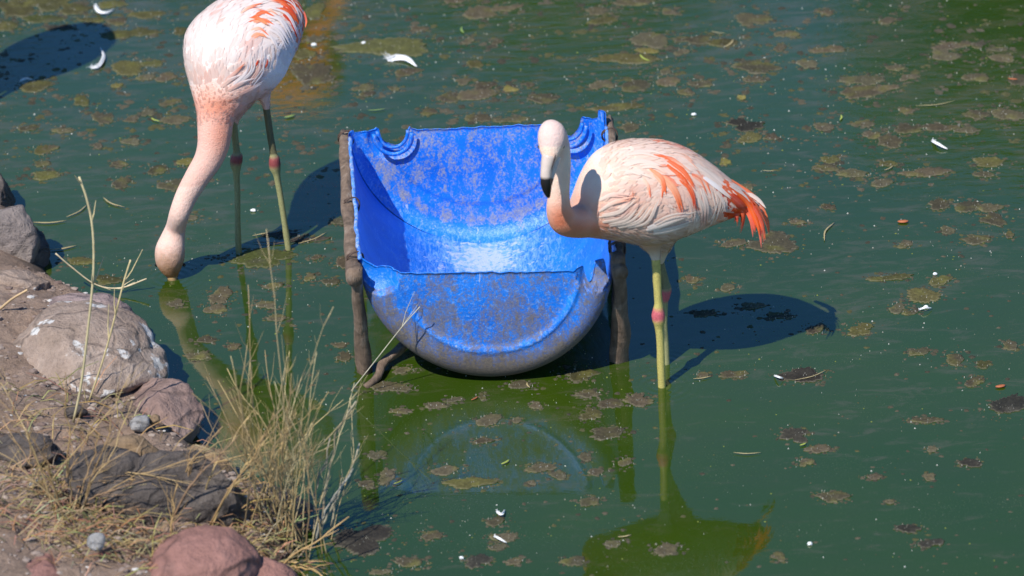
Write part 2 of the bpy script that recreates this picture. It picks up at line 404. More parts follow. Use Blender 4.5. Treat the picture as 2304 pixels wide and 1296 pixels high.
rock(-8, 452, 0.03, 0.05, 0.09, 0.07, 5, R_DARK, 'dark rock behind the grey boulder at the left edge of the frame')
rock(62, 575, 0.01, 0.055, 0.10, 0.07, 8, R_DARK, 'dark wet rock under the grey boulder beside the water')
rock(30, 660, 0.07, 0.09, 0.06, 0.05, 13, R_TAN, 'low tan rock wedged between the grey boulder and the broad boulder')
rock(165, 735, 0.06, 0.14, 0.12, 0.075, 21, R_PURP, 'smooth purplish boulder on the bank behind the boulder with white droppings', rough=0.05)
rock(172, 828, 0.065, 0.20, 0.22, 0.12, 34, R_TAN, 'broad tan boulder spattered with white droppings beside the water', rough=0.07)
rock(372, 950, 0.04, 0.088, 0.15, 0.08, 41, R_PINK, 'pinkish rock at the shore in front of the broad tan boulder', rot=0.3)
rock(300, 1020, 0.13, 0.07, 0.05, 0.04, 46, R_OCH, 'ochre rock in the soil below the small white stone')
rock(60, 1015, 0.165, 0.08, 0.05, 0.035, 52, R_DARK, 'flat bluish grey rock in the soil at the left edge')
rock(250, 1085, 0.16, 0.10, 0.09, 0.065, 59, R_DARK, 'dark grey jagged rock behind the left dry bush', rough=0.2, cuts=12)
rock(400, 1115, 0.13, 0.135, 0.10, 0.085, 64, R_DARK, 'large dark grey rock between the two dry bushes', rough=0.16, cuts=12)
rock(455, 1060, 0.03, 0.07, 0.07, 0.05, 66, R_OCH, 'brown muddy rock at the shore left of the tall dry bush')
rock(590, 1165, 0.02, 0.10, 0.10, 0.06, 68, R_DARK, 'dark rock at the foot of the tall dry bush by the water', rough=0.2)
rock(458, 1290, 0.10, 0.115, 0.14, 0.072, 77, R_RED, 'smooth red rock at the bottom of the bank', rough=0.03, cuts=3)
rock(560, 1330, 0.05, 0.10, 0.10, 0.07, 78, R_RED, 'red brown rock under the smooth red rock at the lower frame edge', rough=0.05)
rock(30, 1310, 0.125, 0.13, 0.12, 0.028, 81, R_RED, 'flat reddish rock in the lower left corner', rough=0.04)
rock(314, 951, 0.125, 0.024, 0.024, 0.018, 90, R_WHITE, 'small white stone lying on the soil below the broad boulder', 'stone', name='stone', sub=3, rough=0.25, cuts=9)
rock(346, 944, 0.12, 0.014, 0.014, 0.011, 91, R_OCH, 'small tan stone touching the right side of the white stone', 'stone', name='stone', sub=3)
rock(168, 928, 0.13, 0.028, 0.02, 0.016, 92, R_DARK, 'dark brown stone on the soil left of the white stone', 'stone', name='stone', sub=3)
rock(75, 1086, 0.17, 0.011, 0.01, 0.009, 93, R_WHITE, 'tiny white stone near the left frame edge', 'stone', name='stone', sub=2)
rock(130, 1108, 0.16, 0.02, 0.015, 0.011, 94, R_PINK, 'small pale pink stone on the soil near the left dry bush', 'stone', name='stone', sub=3)
rock(218, 1218, 0.17, 0.02, 0.018, 0.02, 95, R_WHITE, 'pale round stone among stalks at the foot of the left dry bush', 'stone', name='stone', sub=3)
def gravel():
    rnd = random.Random(12); vs = []; fs = []; cc = []
    base = bmesh.new(); bmesh.ops.create_icosphere(base, subdivisions=1, radius=1); bv = [v.co.copy() for v in base.verts]; bf = [[v.index for v in f.verts] for f in base.faces]; base.free()
    n = 0
    while n < 2200:
        p = W(rnd.uniform(-80, 700), rnd.uniform(560, 1380), 0.1); s = bank_sd(p.x, p.y)
        if s < 0.01: continue
        z = bank_h(p.x, p.y); r = 0.0015+0.0075*rnd.random()**3.5; b = len(vs); a = rnd.uniform(0, 6)
        col = mixc((0.16, 0.11, 0.09), (0.36, 0.29, 0.24), rnd.random()) if rnd.random() < 0.95 else (0.5, 0.48, 0.45)
        for v in bv:
            q = v*(1+0.3*rnd.random()); vs.append(Vector((p.x+r*(q.x*math.cos(a)-q.y*math.sin(a))*1.3, p.y+r*(q.x*math.sin(a)+q.y*math.cos(a)), z+q.z*r*0.7))); cc.append(col)
        fs += [tuple(b+i for i in f) for f in bf]; n += 1
    o = mesh('gravel', vs, fs, mat_vcol('gravel_stone', 0.9, 80), smooth=False, cols=cc); tag(o, 'loose gravel scattered over the dry soil', 'gravel', kind='stuff')
gravel()

# ------------------------------------------------------------------ blue half barrel trough
def trough():
    Z = 0.292
    FL, FR, BL, BR = W(808, 600, Z), W(1382, 592, Z), W(783, 296, Z), W(1364, 272, Z+0.004)
    root = empty('feeding_trough', W(1095, 850, 0)); tag(root, 'blue plastic half barrel trough caked in mud, tied to wooden poles in the pond', 'trough')
    def P(x, t, z):
        a = FL.lerp(BL, t); b = FR.lerp(BR, t); c = a.lerp(b, (x+1)/2); return Vector((c.x, c.y, c.z+z))
    RZ = 0.285; N = 72
    def edge_wob(t, side):
        return 0.007*noise.noise(Vector((t*9, side*5, 0)))+0.004*noise.noise(Vector((t*31, side*5, 2)))
    TH = 0.0045; C = 0.062
    # side shell
    def shell(rad, zoff, y0, y1, m):
        g = []
        for j in range(m):
            t = y0+(y1-y0)*j/(m-1); row = []
            rib = 0.006*math.exp(-((t-0.36)/0.018)**2)+0.006*math.exp(-((t-0.66)/0.018)**2)
            for i in range(N+1):
                th = math.pi*i/N; x = -math.cos(th); z = -math.sin(th)
                zz = z*RZ*rad
                e = max(0, 1-abs(z)*6); zz += edge_wob(t, -1 if x < 0 else 1)*e*1.3
                xx = x*(rad+rib*1.5)+edge_wob(t+3, x)*e*2.0+0.010*math.sin(t*7+1)*e*(1 if x > 0 else -1)
                row.append(P(xx, t, zz+zoff))
            g.append(row)
        return g
    vs = []; fs = []; cc = []
    def addgrid(g, colf, flip=False):
        b = len(vs); n = len(g[0])
        for j, r in enumerate(g):
            for i, p in enumerate(r): vs.append(p); cc.append(colf(i, j, len(r), len(g)))
        for j in range(len(g)-1):
            for i in range(n-1):
                q = (b+j*n+i, b+j*n+i+1, b+(j+1)*n+i+1, b+(j+1)*n+i); fs.append(q[::-1] if flip else q)
        return b
    gi = shell(1.0-0.016, 0, C*0.8, 1-C*0.8, 60); go = shell(1.0, 0, C*0.8, 1-C*0.8, 60)
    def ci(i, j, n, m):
        a = i/(n-1); low = math.sin(math.pi*a); ctr = math.exp(-((a-0.5)/0.07)**2-((j/(m-1)-0.86)/0.12)**2); return (0.27+0.10*low-0.2*ctr-0.1*(a > 0.7), 0.12+0.62*low**4+0.7*ctr, 0.9)  # sun glint painted on the floor: less mud, paler colour
    def co_(i, j, n, m):
        a = math.sin(math.pi*i/(n-1)); return (0.45+0.5*a**2, 0.3, 0)
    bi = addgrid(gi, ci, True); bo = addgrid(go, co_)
    m = 60; n = N+1
    for j in range(m-1):                              # cut rim of the long sides
        for i in (0, N):
            q = (bi+j*n+i, bi+(j+1)*n+i, bo+(j+1)*n+i, bo+j*n+i); fs.append(q if i == 0 else q[::-1])
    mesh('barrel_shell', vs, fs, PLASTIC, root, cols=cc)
    # end walls: columns across, rows from the cut edge down to the outer curve
    def endwall(name, front):
        def top(x):
            z = 0.004*noise.noise(Vector((x*14, 1 if front else 5, 0)))
            if front:
                z += -0.016*math.exp(-((x+0.86)/0.10)**2)*0-0.020*(1-x**8)
                if -0.99 < x < -0.74: z += 0.010*(abs(x+0.87)/0.12)-0.006
                if 0.76 < x < 0.855: z -= 0.040*math.sin(math.pi*(x-0.76)/0.095)**0.6
                if 0.93 < x < 0.985: z -= 0.05*math.sin(math.pi*(x-0.93)/0.055)**0.6
            else:
                for xc, r in ((-0.655, 0.118), (0.70, 0.115)):
                    if abs(x-xc) < r: z -= math.sqrt(r*r-(x-xc)**2)*RZ*1.25
                    if r <= abs(x-xc) < r+0.018: z += 0.003
                z += 0.012*max(0, (x-0.72))/0.28*1.2
                if x > 0.955: z += 0.020
                if x < -0.97: z += 0.008
            return z
        def yoff(x, z, inner):
            r = math.hypot(x, z/RZ); k = 0.0
            if r > 0.86: k = (1-math.sqrt(max(0, 1-((r-0.86)/0.14)**2)))*C*0.8
            if front and 0.70 < r < 0.80: k -= 0.006*math.exp(-((r-0.735)/0.016)**2)
            if r < 0.70: k += 0.004
            # moulded bosses round the two bungs
            for xc in (-0.86, 0.86) if front else (-0.655, 0.70):
                d = math.hypot(x-xc if not front else x-xc, (z+0.02)/RZ)
                rr = 0.20 if not front else 0.17
                if d < rr:
                    s = (1-(d/rr)**2); k += (0.05 if front else -0.022)*s**0.5 if True else 0
            k += 0.006*noise.noise(Vector((x*2, z*8, 7 if front else 1)))*(1-max(0, (r-0.75)*4) if r > 0.75 else 1)
            return max(k, -0.02)
        ev = []; ef = []; ec = []; MM = 44; NX = 160
        xs = [-math.cos(math.pi*i/NX) for i in range(NX+1)]
        for layer in (0, 1):
            sc = 1.0 if layer == 0 else 0.984
            for i, x in enumerate(xs):
                zt = top(x); zb = -math.sqrt(max(0, 1-x*x))*RZ
                zt = max(zt, zb) if zb < 0 else zt
                for j in range(MM+1):
                    f = j/MM; z = zt+(zb-zt)*f
                    k = yoff(x*sc, min(0, z), layer)+(0.007 if layer else 0)
                    t = k if front else 1-k
                    ev.append(P(x*sc, t, z*sc if z < 0 else z))
                    r = math.hypot(x, z/RZ); a = -z/RZ
                    if front and layer == 0: ec.append((0.56+1.3*max(0, r-0.74)*(0.25+a)+0.26*a*a+0.16*noise.noise(Vector((x*3, z*12, 3)))-0.18*math.exp(-((r-0.735)/0.02)**2)-(0.6 if math.hypot(x+0.86, (z+0.02)/RZ) < 0.15 else 0), 0.30+0.5*math.exp(-((r-0.735)/0.012)**2)*max(0, a-0.15), 0))
                    elif not front and layer == 1: ec.append((0.49+0.05*(r < 0.78)-0.12*(r > 0.9)+0.25*math.exp(-((r-0.84)/0.05)**2)*a, 0.0+0.4*(0.9 < r), 0.7))
                    else: ec.append((0.5 if not front else 0.3, 0.3, 0))
        S = (NX+1)*(MM+1)
        for layer in (0, 1):
            for i in range(NX):
                for j in range(MM):
                    a = layer*S+i*(MM+1)+j; q = (a, a+1, a+MM+2, a+MM+1)
                    ef.append(q if (layer == 0) != front else q[::-1])
        for i in range(NX):
            a = i*(MM+1); b = (i+1)*(MM+1); ef.append((a, b, b+S, a+S) if front else (a, a+S, b+S, b))
        mesh(name, ev, ef, PLASTIC, root, cols=ec)
    endwall('front_wall', True); endwall('back_wall', False)
    # thick moulded lips: round the bung openings and along the cut edges
    for xc, rr, t in ((-0.655, 0.118, 0.99), (0.70, 0.115, 0.99)):
        for dr, tt, rad in ((0.0, 0.985, 0.0042), (0.03, 0.965, 0.005)):
            path = [P(xc-math.cos(a)*(rr+dr), tt, -math.sin(a)*(rr+dr)*RZ*1.25+0.002) for a in [math.pi*k/16 for k in range(17)]]
            lv = []; lf = []; tube(lv, lf, path, [rad]*17, 8); mesh('bung_collar', lv, lf, PLASTIC, root, cols=[(0.42, 0.2, 0.7)]*len(lv))
    for side in (-1, 1):
        path = []
        for j in range(60):
            t = C*0.8+(1-C*1.6)*j/59; path.append(P(side*0.992+edge_wob(t+3, side)*2.0+(0.010*math.sin(t*7+1) if side > 0 else 0), t, edge_wob(t, side)*1.3+0.001))
        lv = []; lf = []; tube(lv, lf, path, [0.0045+0.0015*noise.noise(Vector((j*0.4, side, 0))) for j in range(60)], 7); mesh('cut_edge', lv, lf, PLASTIC, root, cols=[(0.40, 0.72, 0.8)]*len(lv))
    # poles: two rails tied along the rims, posts into the pond bed
    def pole(name, a, b, r0, r1, seed, segs=16, bend=0.006):
        rnd = random.Random(seed); path = []
        for i in range(segs+1):
            t = i/segs; p = a.lerp(b, t)
            path.append(p+Vector((noise.noise(Vector((t*3, seed, 0))), noise.noise(Vector((t*3, seed, 9))), noise.noise(Vector((t*2, seed, 5)))))*bend)
        pv = []; pf = []; tube(pv, pf, path, [r0+(r1-r0)*i/segs for i in range(segs+1)], 14, wob=0.45, seed=seed)
        return mesh(name, pv, pf, WOOD, root)
    e = Vector((0.020, 0, 0))
    pole('rail', P(-1.035, 1.02, -0.012), P(-1.045, -0.03, -0.018), 0.012, 0.018, 3, 24)
    pole('rail', P(1.022, 1.02, 0.0), P(1.035, -0.01, -0.02), 0.009, 0.016, 5, 24)
    pole('post', P(-1.03, -0.015, 0.0), W(824, 880, -0.06), 0.013, 0.018, 8)
    pole('post', P(1.035, 0.02, 0.01), W(1392, 800, 0)+Vector((0.004, 0, -0.06)), 0.015, 0.021, 11)
    pole('post', P(-1.0, 1.0, 0.0), P(-0.98, 1.0, -0.40), 0.012, 0.016, 14)
    pole('post', P(0.99, 1.0, 0.0), P(1.0, 1.0, -0.40), 0.012, 0.018, 15)
    pole('brace', W(822, 872, 0.0), P(-0.62, 0.25, -0.255), 0.008, 0.011, 18, bend=0.014)
    pole('brace', W(1399, 806, -0.02), W(1386, 780, 0.035), 0.016, 0.011, 21, segs=6)
    # wire ties
    for (x, t) in ((-1.02, 0.98), (-1.02, 0.47), (-1.025, 0.08), (1.02, 0.92), (1.03, 0.12), (1.03, 0.15)):
        wv = []; wf = []
        for s in range(2):
            c = P(x, t+s*0.008, -0.012); path = [c+Vector((math.cos(a)*0.018, 0.006*math.sin(a*2+s), math.sin(a)*0.019)) for a in [k*math.pi/8 for k in range(17)]]
            tube(wv, wf, path, [0.0018]*17, 6, cap=False)
        mesh('wire_tie', wv, wf, WIRE, root)
trough()

# ------------------------------------------------------------------ flamingos
PALE = (0.83, 0.68, 0.56); PINK = (0.70, 0.40, 0.32); SALMON = (0.64, 0.19, 0.095); ORANGE = (0.85, 0.13, 0.018); DEEP = (0.70, 0.055, 0.010)
def union(parts, voxel, parent, name, colf, smooth_it=3):
    vs, fs = parts
    me = bpy.data.meshes.new('tmp'); me.from_pydata([tuple(v) for v in vs], [], fs); me.update()
    bm = bmesh.new(); bm.from_mesh(me); bmesh.ops.recalc_face_normals(bm, faces=bm.faces); bm.to_mesh(me); bm.free()
    o = bpy.data.objects.new('tmp', me); COL.objects.link(o)
    r = o.modifiers.new('r', 'REMESH'); r.mode = 'VOXEL'; r.voxel_size = voxel; r.use_smooth_shade = True
    s = o.modifiers.new('s', 'SMOOTH'); s.iterations = smooth_it; s.factor = 0.5
    dg = bpy.context.evaluated_depsgraph_get(); dg.update(); me2 = bpy.data.meshes.new_from_object(o.evaluated_get(dg))
    bpy.data.objects.remove(o); bpy.data.meshes.remove(me)
    me2.name = name; n = len(me2.vertices); co = np.empty(n*3, dtype=np.float32); me2.vertices.foreach_get('co', co); co = co.reshape(-1, 3)
    d = co-np.array(CAM); dep = d@np.array(FW); px = 1152+FPX*(d@np.array(RT))/dep; py = 648-FPX*(d@np.array(UP))/dep
    setcol(me2, [colf(px[i], py[i], co[i]) for i in range(n)])
    bvh = BVHTree.FromPolygons([Vector(c) for c in co], [tuple(p.vertices) for p in me2.polygons])
    loc = parent_loc(parent); me2.transform(Matrix.Translation(-loc)); me2.materials.clear(); me2.materials.append(PLUM)
    me2.polygons.foreach_set('use_smooth', [True]*len(me2.polygons))
    return link(bpy.data.objects.new(name, me2), parent), bvh, me2, loc
def pxof(p):
    d = p-CAM; dep = d.dot(FW); return 1152+FPX*d.dot(RT)/dep, 648-FPX*d.dot(UP)/dep
def add_feather(vs, fs, cc, P, N, width, col, tipcol=None, camber=0.35, point=0.75, nS=5):
    """P, N: points and normals along the shaft"""
    K = len(P); b = len(vs); S = [-1, -0.55, 0, 0.55, 1] if nS == 5 else [-1, 0, 1]; n = len(S)
    for k in range(K):
        t = k/(K-1); tan = (P[min(k+1, K-1)]-P[max(k-1, 0)]).normalized(); side = tan.cross(N[k]).normalized()
        wd = width*0.5*(math.sin(math.pi*min(1, 0.12+0.88*t)**point)**0.75 if t < 1 else 0.04)
        c = col if tipcol is None else mixc(col, tipcol, (t-0.35)*2)
        for s in S:
            vs.append(P[k]+side*(s*wd)-N[k]*(camber*wd*s*s)); cc.append(c if s else mixc(c, (0.95, 0.9, 0.85), 0.06))
    for k in range(K-1):
        for i in range(n-1): fs.append((b+k*n+i, b+k*n+i+1, b+(k+1)*n+i+1, b+(k+1)*n+i))
def surf_path(bvh, pts, lift0, lift1, n=8):
    """path of screen points laid onto the body"""
    P = []; N = []
    for i, q in enumerate(crom(pts, n)):
        r = ray(q[0], q[1]).normalized(); h = bvh.ray_cast(CAM, r)
        if h[0] is None:
            base = P[-1] if P else bvh.find_nearest(CAM+r*8.7)[0]; d = (base-CAM).dot(FW); p = CAM+ray(q[0], q[1])*d; nn = N[-1] if N else (-FW*0.6+UP*0.8)
            P.append(p); N.append(nn); continue
        t = i/(n-1); nn = h[1]
        if nn.dot(r) > 0: nn = -nn
        P.append(h[0]+nn*(lift0+(lift1-lift0)*t)); N.append(nn)
    # smooth normals
    N2 = [((N[max(i-1, 0)]+N[i]*2+N[min(i+1, n-1)])).normalized() for i in range(n)]
    return P, N2
def coat(bvh, me, loc, flow, region, colf, lenf, count, seed):
    """overlapping small feathers lying along the flow over the body surface"""
    rnd = random.Random(seed); vs = []; fs = []; cc = []
    polys = me.polygons; areas = np.empty(len(polys)); polys.foreach_get('area', areas); cum = np.cumsum(areas)
    picks = np.searchsorted(cum, np.random.RandomState(seed).rand(count)*cum[-1])
    for pi in picks:
        pl = polys[int(pi)]; p = Vector(pl.center)+loc; nrm = Vector(pl.normal); px, py = pxof(p)
        front = nrm.dot(FW) < 0.2
        if not region(px, py, p, nrm): continue
        dx, dy = flow(px, py); a = rnd.gauss(0, 0.13); dx, dy = dx*math.cos(a)-dy*math.sin(a), dx*math.sin(a)+dy*math.cos(a)
        d = (RT*dx-UP*dy); L = lenf(px, py)*rnd.uniform(0.75, 1.25); K = 6; P = []; N = []; q = p.copy(); lift = rnd.uniform(0.0008, 0.0032)
        for k in range(K):
            h = bvh.find_nearest(q)
            if h[0] is None: break
            nn = h[1]; t = k/(K-1); P.append(h[0]+nn*(-0.002+(lift+0.002)*t**0.8)); N.append(nn)
            dd = d-nn*d.dot(nn)
            if dd.length < 1e-3: dd = RT.copy()
            q = h[0]+dd.normalized()*L/(K-1)
        if len(P) < K: continue
        c = colf(px, py, rnd); add_feather(vs, fs, cc, P, N, L*rnd.uniform(0.34, 0.46), c, None, 0.10)
    return vs, fs, cc
def idw(ctrl):
    def f(px, py):
        sx = sy = 0
        for (x, y, dx, dy) in ctrl:
            w_ = 1/(((px-x)**2+(py-y)**2)+150)**1.5; l = math.hypot(dx, dy); sx += w_*dx/l; sy += w_*dy/l
        l = math.hypot(sx, sy) or 1; return sx/l, sy/l
    return f
def blobc(px, py, lst):
    """sum of soft spots"""
    v = 0
    for (x, y, rx, ry, a, k) in lst:
        c, s = math.cos(a), math.sin(a); u = ((px-x)*c+(py-y)*s)/rx; w_ = (-(px-x)*s+(py-y)*c)/ry; v = max(v, k*math.exp(-(u*u+w_*w_)))
    return v
LEGY = (0.52, 0.44, 0.13); LEGO = (0.34, 0.33, 0.15); KNEE = (0.60, 0.13, 0.15)
def leg(parent, pts, kneex, colm, knee_col=KNEE, n=44, label=None, dark=0.0):
    """pts: (x,y,z, r) world; kneex: (t0,t1) span of the coloured joint"""
    C = crom(pts, n); lv = []; lf = []
    tube(lv, lf, [Vector(c[:3]) for c in C], [c[3] for c in C], 12, wob=0.10, seed=pts[0][0])
    cols = []
    for i in range(n):
        t = i/(n-1); c = colm
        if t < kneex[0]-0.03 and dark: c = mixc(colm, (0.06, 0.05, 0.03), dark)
        e = min(1, max(0, (t-kneex[0]+0.02)/0.06))*min(1, max(0, (kneex[1]-t+0.02)/0.06)); c = mixc(c, knee_col, e)
        cols += [c]*12
    cols += [cols[0], cols[-1]]
    o = mesh('leg', lv, lf, LEG, parent, cols=cols)
    if label: o['label'] = label
    return o
def v4(p, r): return (p.x, p.y, p.z, r)

def flamingo_right():
    f0 = W(1487, 870); yf = f0.y; f1 = W(1500, 818)
    root = empty('flamingo', f0); tag(root, 'pale pink flamingo standing upright right of the blue trough, head turned to the camera', 'flamingo')
    def S(px, py, off=0.0): return toray(V(px, py, yf), off)
    sc = SC(S(1450, 450))
    vs = []; fs = []
    secs = [(1276, 470, 508, 0.00, 0.020), (1290, 428, 524, 0.0, 0.052), (1304, 392, 532, 0.0, 0.073), (1325, 356, 535, 0.0, 0.090), (1352, 332, 538, 0.0, 0.103), (1400, 316, 543, 0.005, 0.115),
            (1450, 312, 553, 0.01, 0.118), (1500, 318, 548, 0.015, 0.113), (1550, 336, 528, 0.02, 0.098), (1600, 369, 507, 0.03, 0.078), (1640, 402, 492, 0.035, 0.055), (1675, 434, 478, 0.04, 0.034), (1700, 456, 473, 0.045, 0.02)]
    R = []
    for (x, yt, yb, off, hd) in crom(secs, 40):
        c = S(x, (yt+yb)/2, off); h = (yb-yt)/2*sc; R.append([c+UP*(math.sin(a)*h)+FW*(math.cos(a)*hd) for a in [2*math.pi*k/36 for k in range(36)]])
    rings(vs, fs, R)
    def tb(pts, n=40, seg=20):
        C = crom([(*S(x, y, o), r*sc) for (x, y, r, o) in pts], n); tube(vs, fs, [Vector(c[:3]) for c in C], [c[3] for c in C], seg)
    # neck
    tb([(1385, 468, 55, -0.02), (1335, 487, 47, -0.045), (1298, 500, 36, -0.10), (1268, 496, 32, -0.135), (1257, 468, 28, -0.148), (1259, 430, 23, -0.148), (1264, 385, 20, -0.153), (1265, 345, 19, -0.153), (1258, 310, 20, -0.155), (1246, 292, 22, -0.163)])
    # head, looking to the camera
    tb([(1246, 284, 14, -0.16), (1243, 291, 27, -0.172), (1242, 303, 31, -0.187), (1241, 318, 30.5, -0.197), (1239, 334, 26, -0.207), (1238, 350, 20, -0.217), (1236, 362, 13, -0.222)], 24)
    # thighs
    tb([(1455, 500, 52, 0.0), (1464, 538, 33, -0.005), (1472, 562, 17, -0.004), (1475, 578, 12, 0.0), (1476, 590, 9, 0.0)], 18)
    tb([(1500, 505, 40, 0.06), (1492, 545, 24, 0.07), (1486, 575, 14, 0.09), (1486, 590, 9, 0.10)], 16)
    sal = [(1290, 520, 75, 36, 0, 1.0), (1262, 500, 40, 50, 0, 1.0), (1340, 520, 40, 28, 0, 0.9), (1395, 440, 22, 12, 0.2, 0.5), (1310, 470, 30, 50, 0, 0.6), (1420, 470, 40, 12, -0.5, 0.35), (1340, 480, 30, 30, 0, 0.5)]
    org = [(1490, 318, 22, 4, 0.2, 0.8), (1500, 400, 50, 45, 0.7, 0.25), (1640, 455, 34, 24, 0.6, 1.0), (1690, 470, 24, 18, 0.7, 1.0)]
    def colf(px, py, p):
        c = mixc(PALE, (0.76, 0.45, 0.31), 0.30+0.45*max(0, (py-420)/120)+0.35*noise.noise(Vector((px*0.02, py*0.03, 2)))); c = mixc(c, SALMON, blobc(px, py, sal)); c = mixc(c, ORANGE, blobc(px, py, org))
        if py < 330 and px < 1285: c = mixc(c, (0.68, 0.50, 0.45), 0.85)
        c = mixc(c, (0.42, 0.27, 0.17), 0.9*min(1, max(0, (py-505-0.25*max(0, px-1500)*0)/50)))  # belly shade painted into the plumage, browner and darker towards the underside
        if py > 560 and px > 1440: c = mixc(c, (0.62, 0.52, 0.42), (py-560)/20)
        return c
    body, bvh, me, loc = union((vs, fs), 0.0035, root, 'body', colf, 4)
    flow = idw([(1340, 400, 0.7, -0.7), (1400, 340, 1, -0.05), (1460, 330, 1, 0.12), (1540, 345, 1, 0.5), (1600, 390, 1, 0.8), (1500, 370, 1, 0.45), (1490, 410, 0.6, 0.8), (1540, 400, 0.6, 0.8), (1560, 450, 0.35, 1), (1500, 450, 0.35, 0.9),
                (1590, 440, 0.6, 0.8), (1590, 480, 0.05, 1), (1640, 430, 0.9, 0.7), (1680, 465, 0.9, 0.7), (1420, 400, 0.9, 0.3), (1380, 450, 0.8, -0.5), (1410, 480, 0.8, -0.65), (1450, 470, 0.5, -0.5), (1350, 500, 1, -0.1), (1400, 530, 1, 0.1), (1480, 540, 0.6, 0.5),
                (1540, 510, 1, -0.2), (1360, 430, 0.8, -0.3), (1330, 350, 0.8, -0.6)])
    def region(px, py, p, n):
        if px < 1338 and py > 330: return False
        if px < 1330: return False
        if py > 548: return False
        return True
    def cf(px, py, rnd):
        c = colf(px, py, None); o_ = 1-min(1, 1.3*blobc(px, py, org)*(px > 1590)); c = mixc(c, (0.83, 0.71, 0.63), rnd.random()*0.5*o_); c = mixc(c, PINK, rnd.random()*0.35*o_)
        if o_ < 0.4: c = mixc(ORANGE, DEEP, rnd.random())
        if 1440 < px < 1570 and 345 < py < 460 and rnd.random() < 0.16: c = mixc(c, ORANGE, rnd.uniform(0.2, 0.8))
        return c
    lenf = lambda px, py: (36+26*min(1, max(0, (px-1350)/150)))*sc*(0.65 if py > 510 else 1)
    v, f, c = coat(bvh, me, loc, flow, region, cf, lenf, 4200, 5)
    o = mesh('body_feathers', v, f, FEATH, root, cols=c); o['kind'] = 'stuff'
    # single larger feathers: orange wing streaks, folded coverts, tail plumes
    W_ = (0.80, 0.64, 0.54)
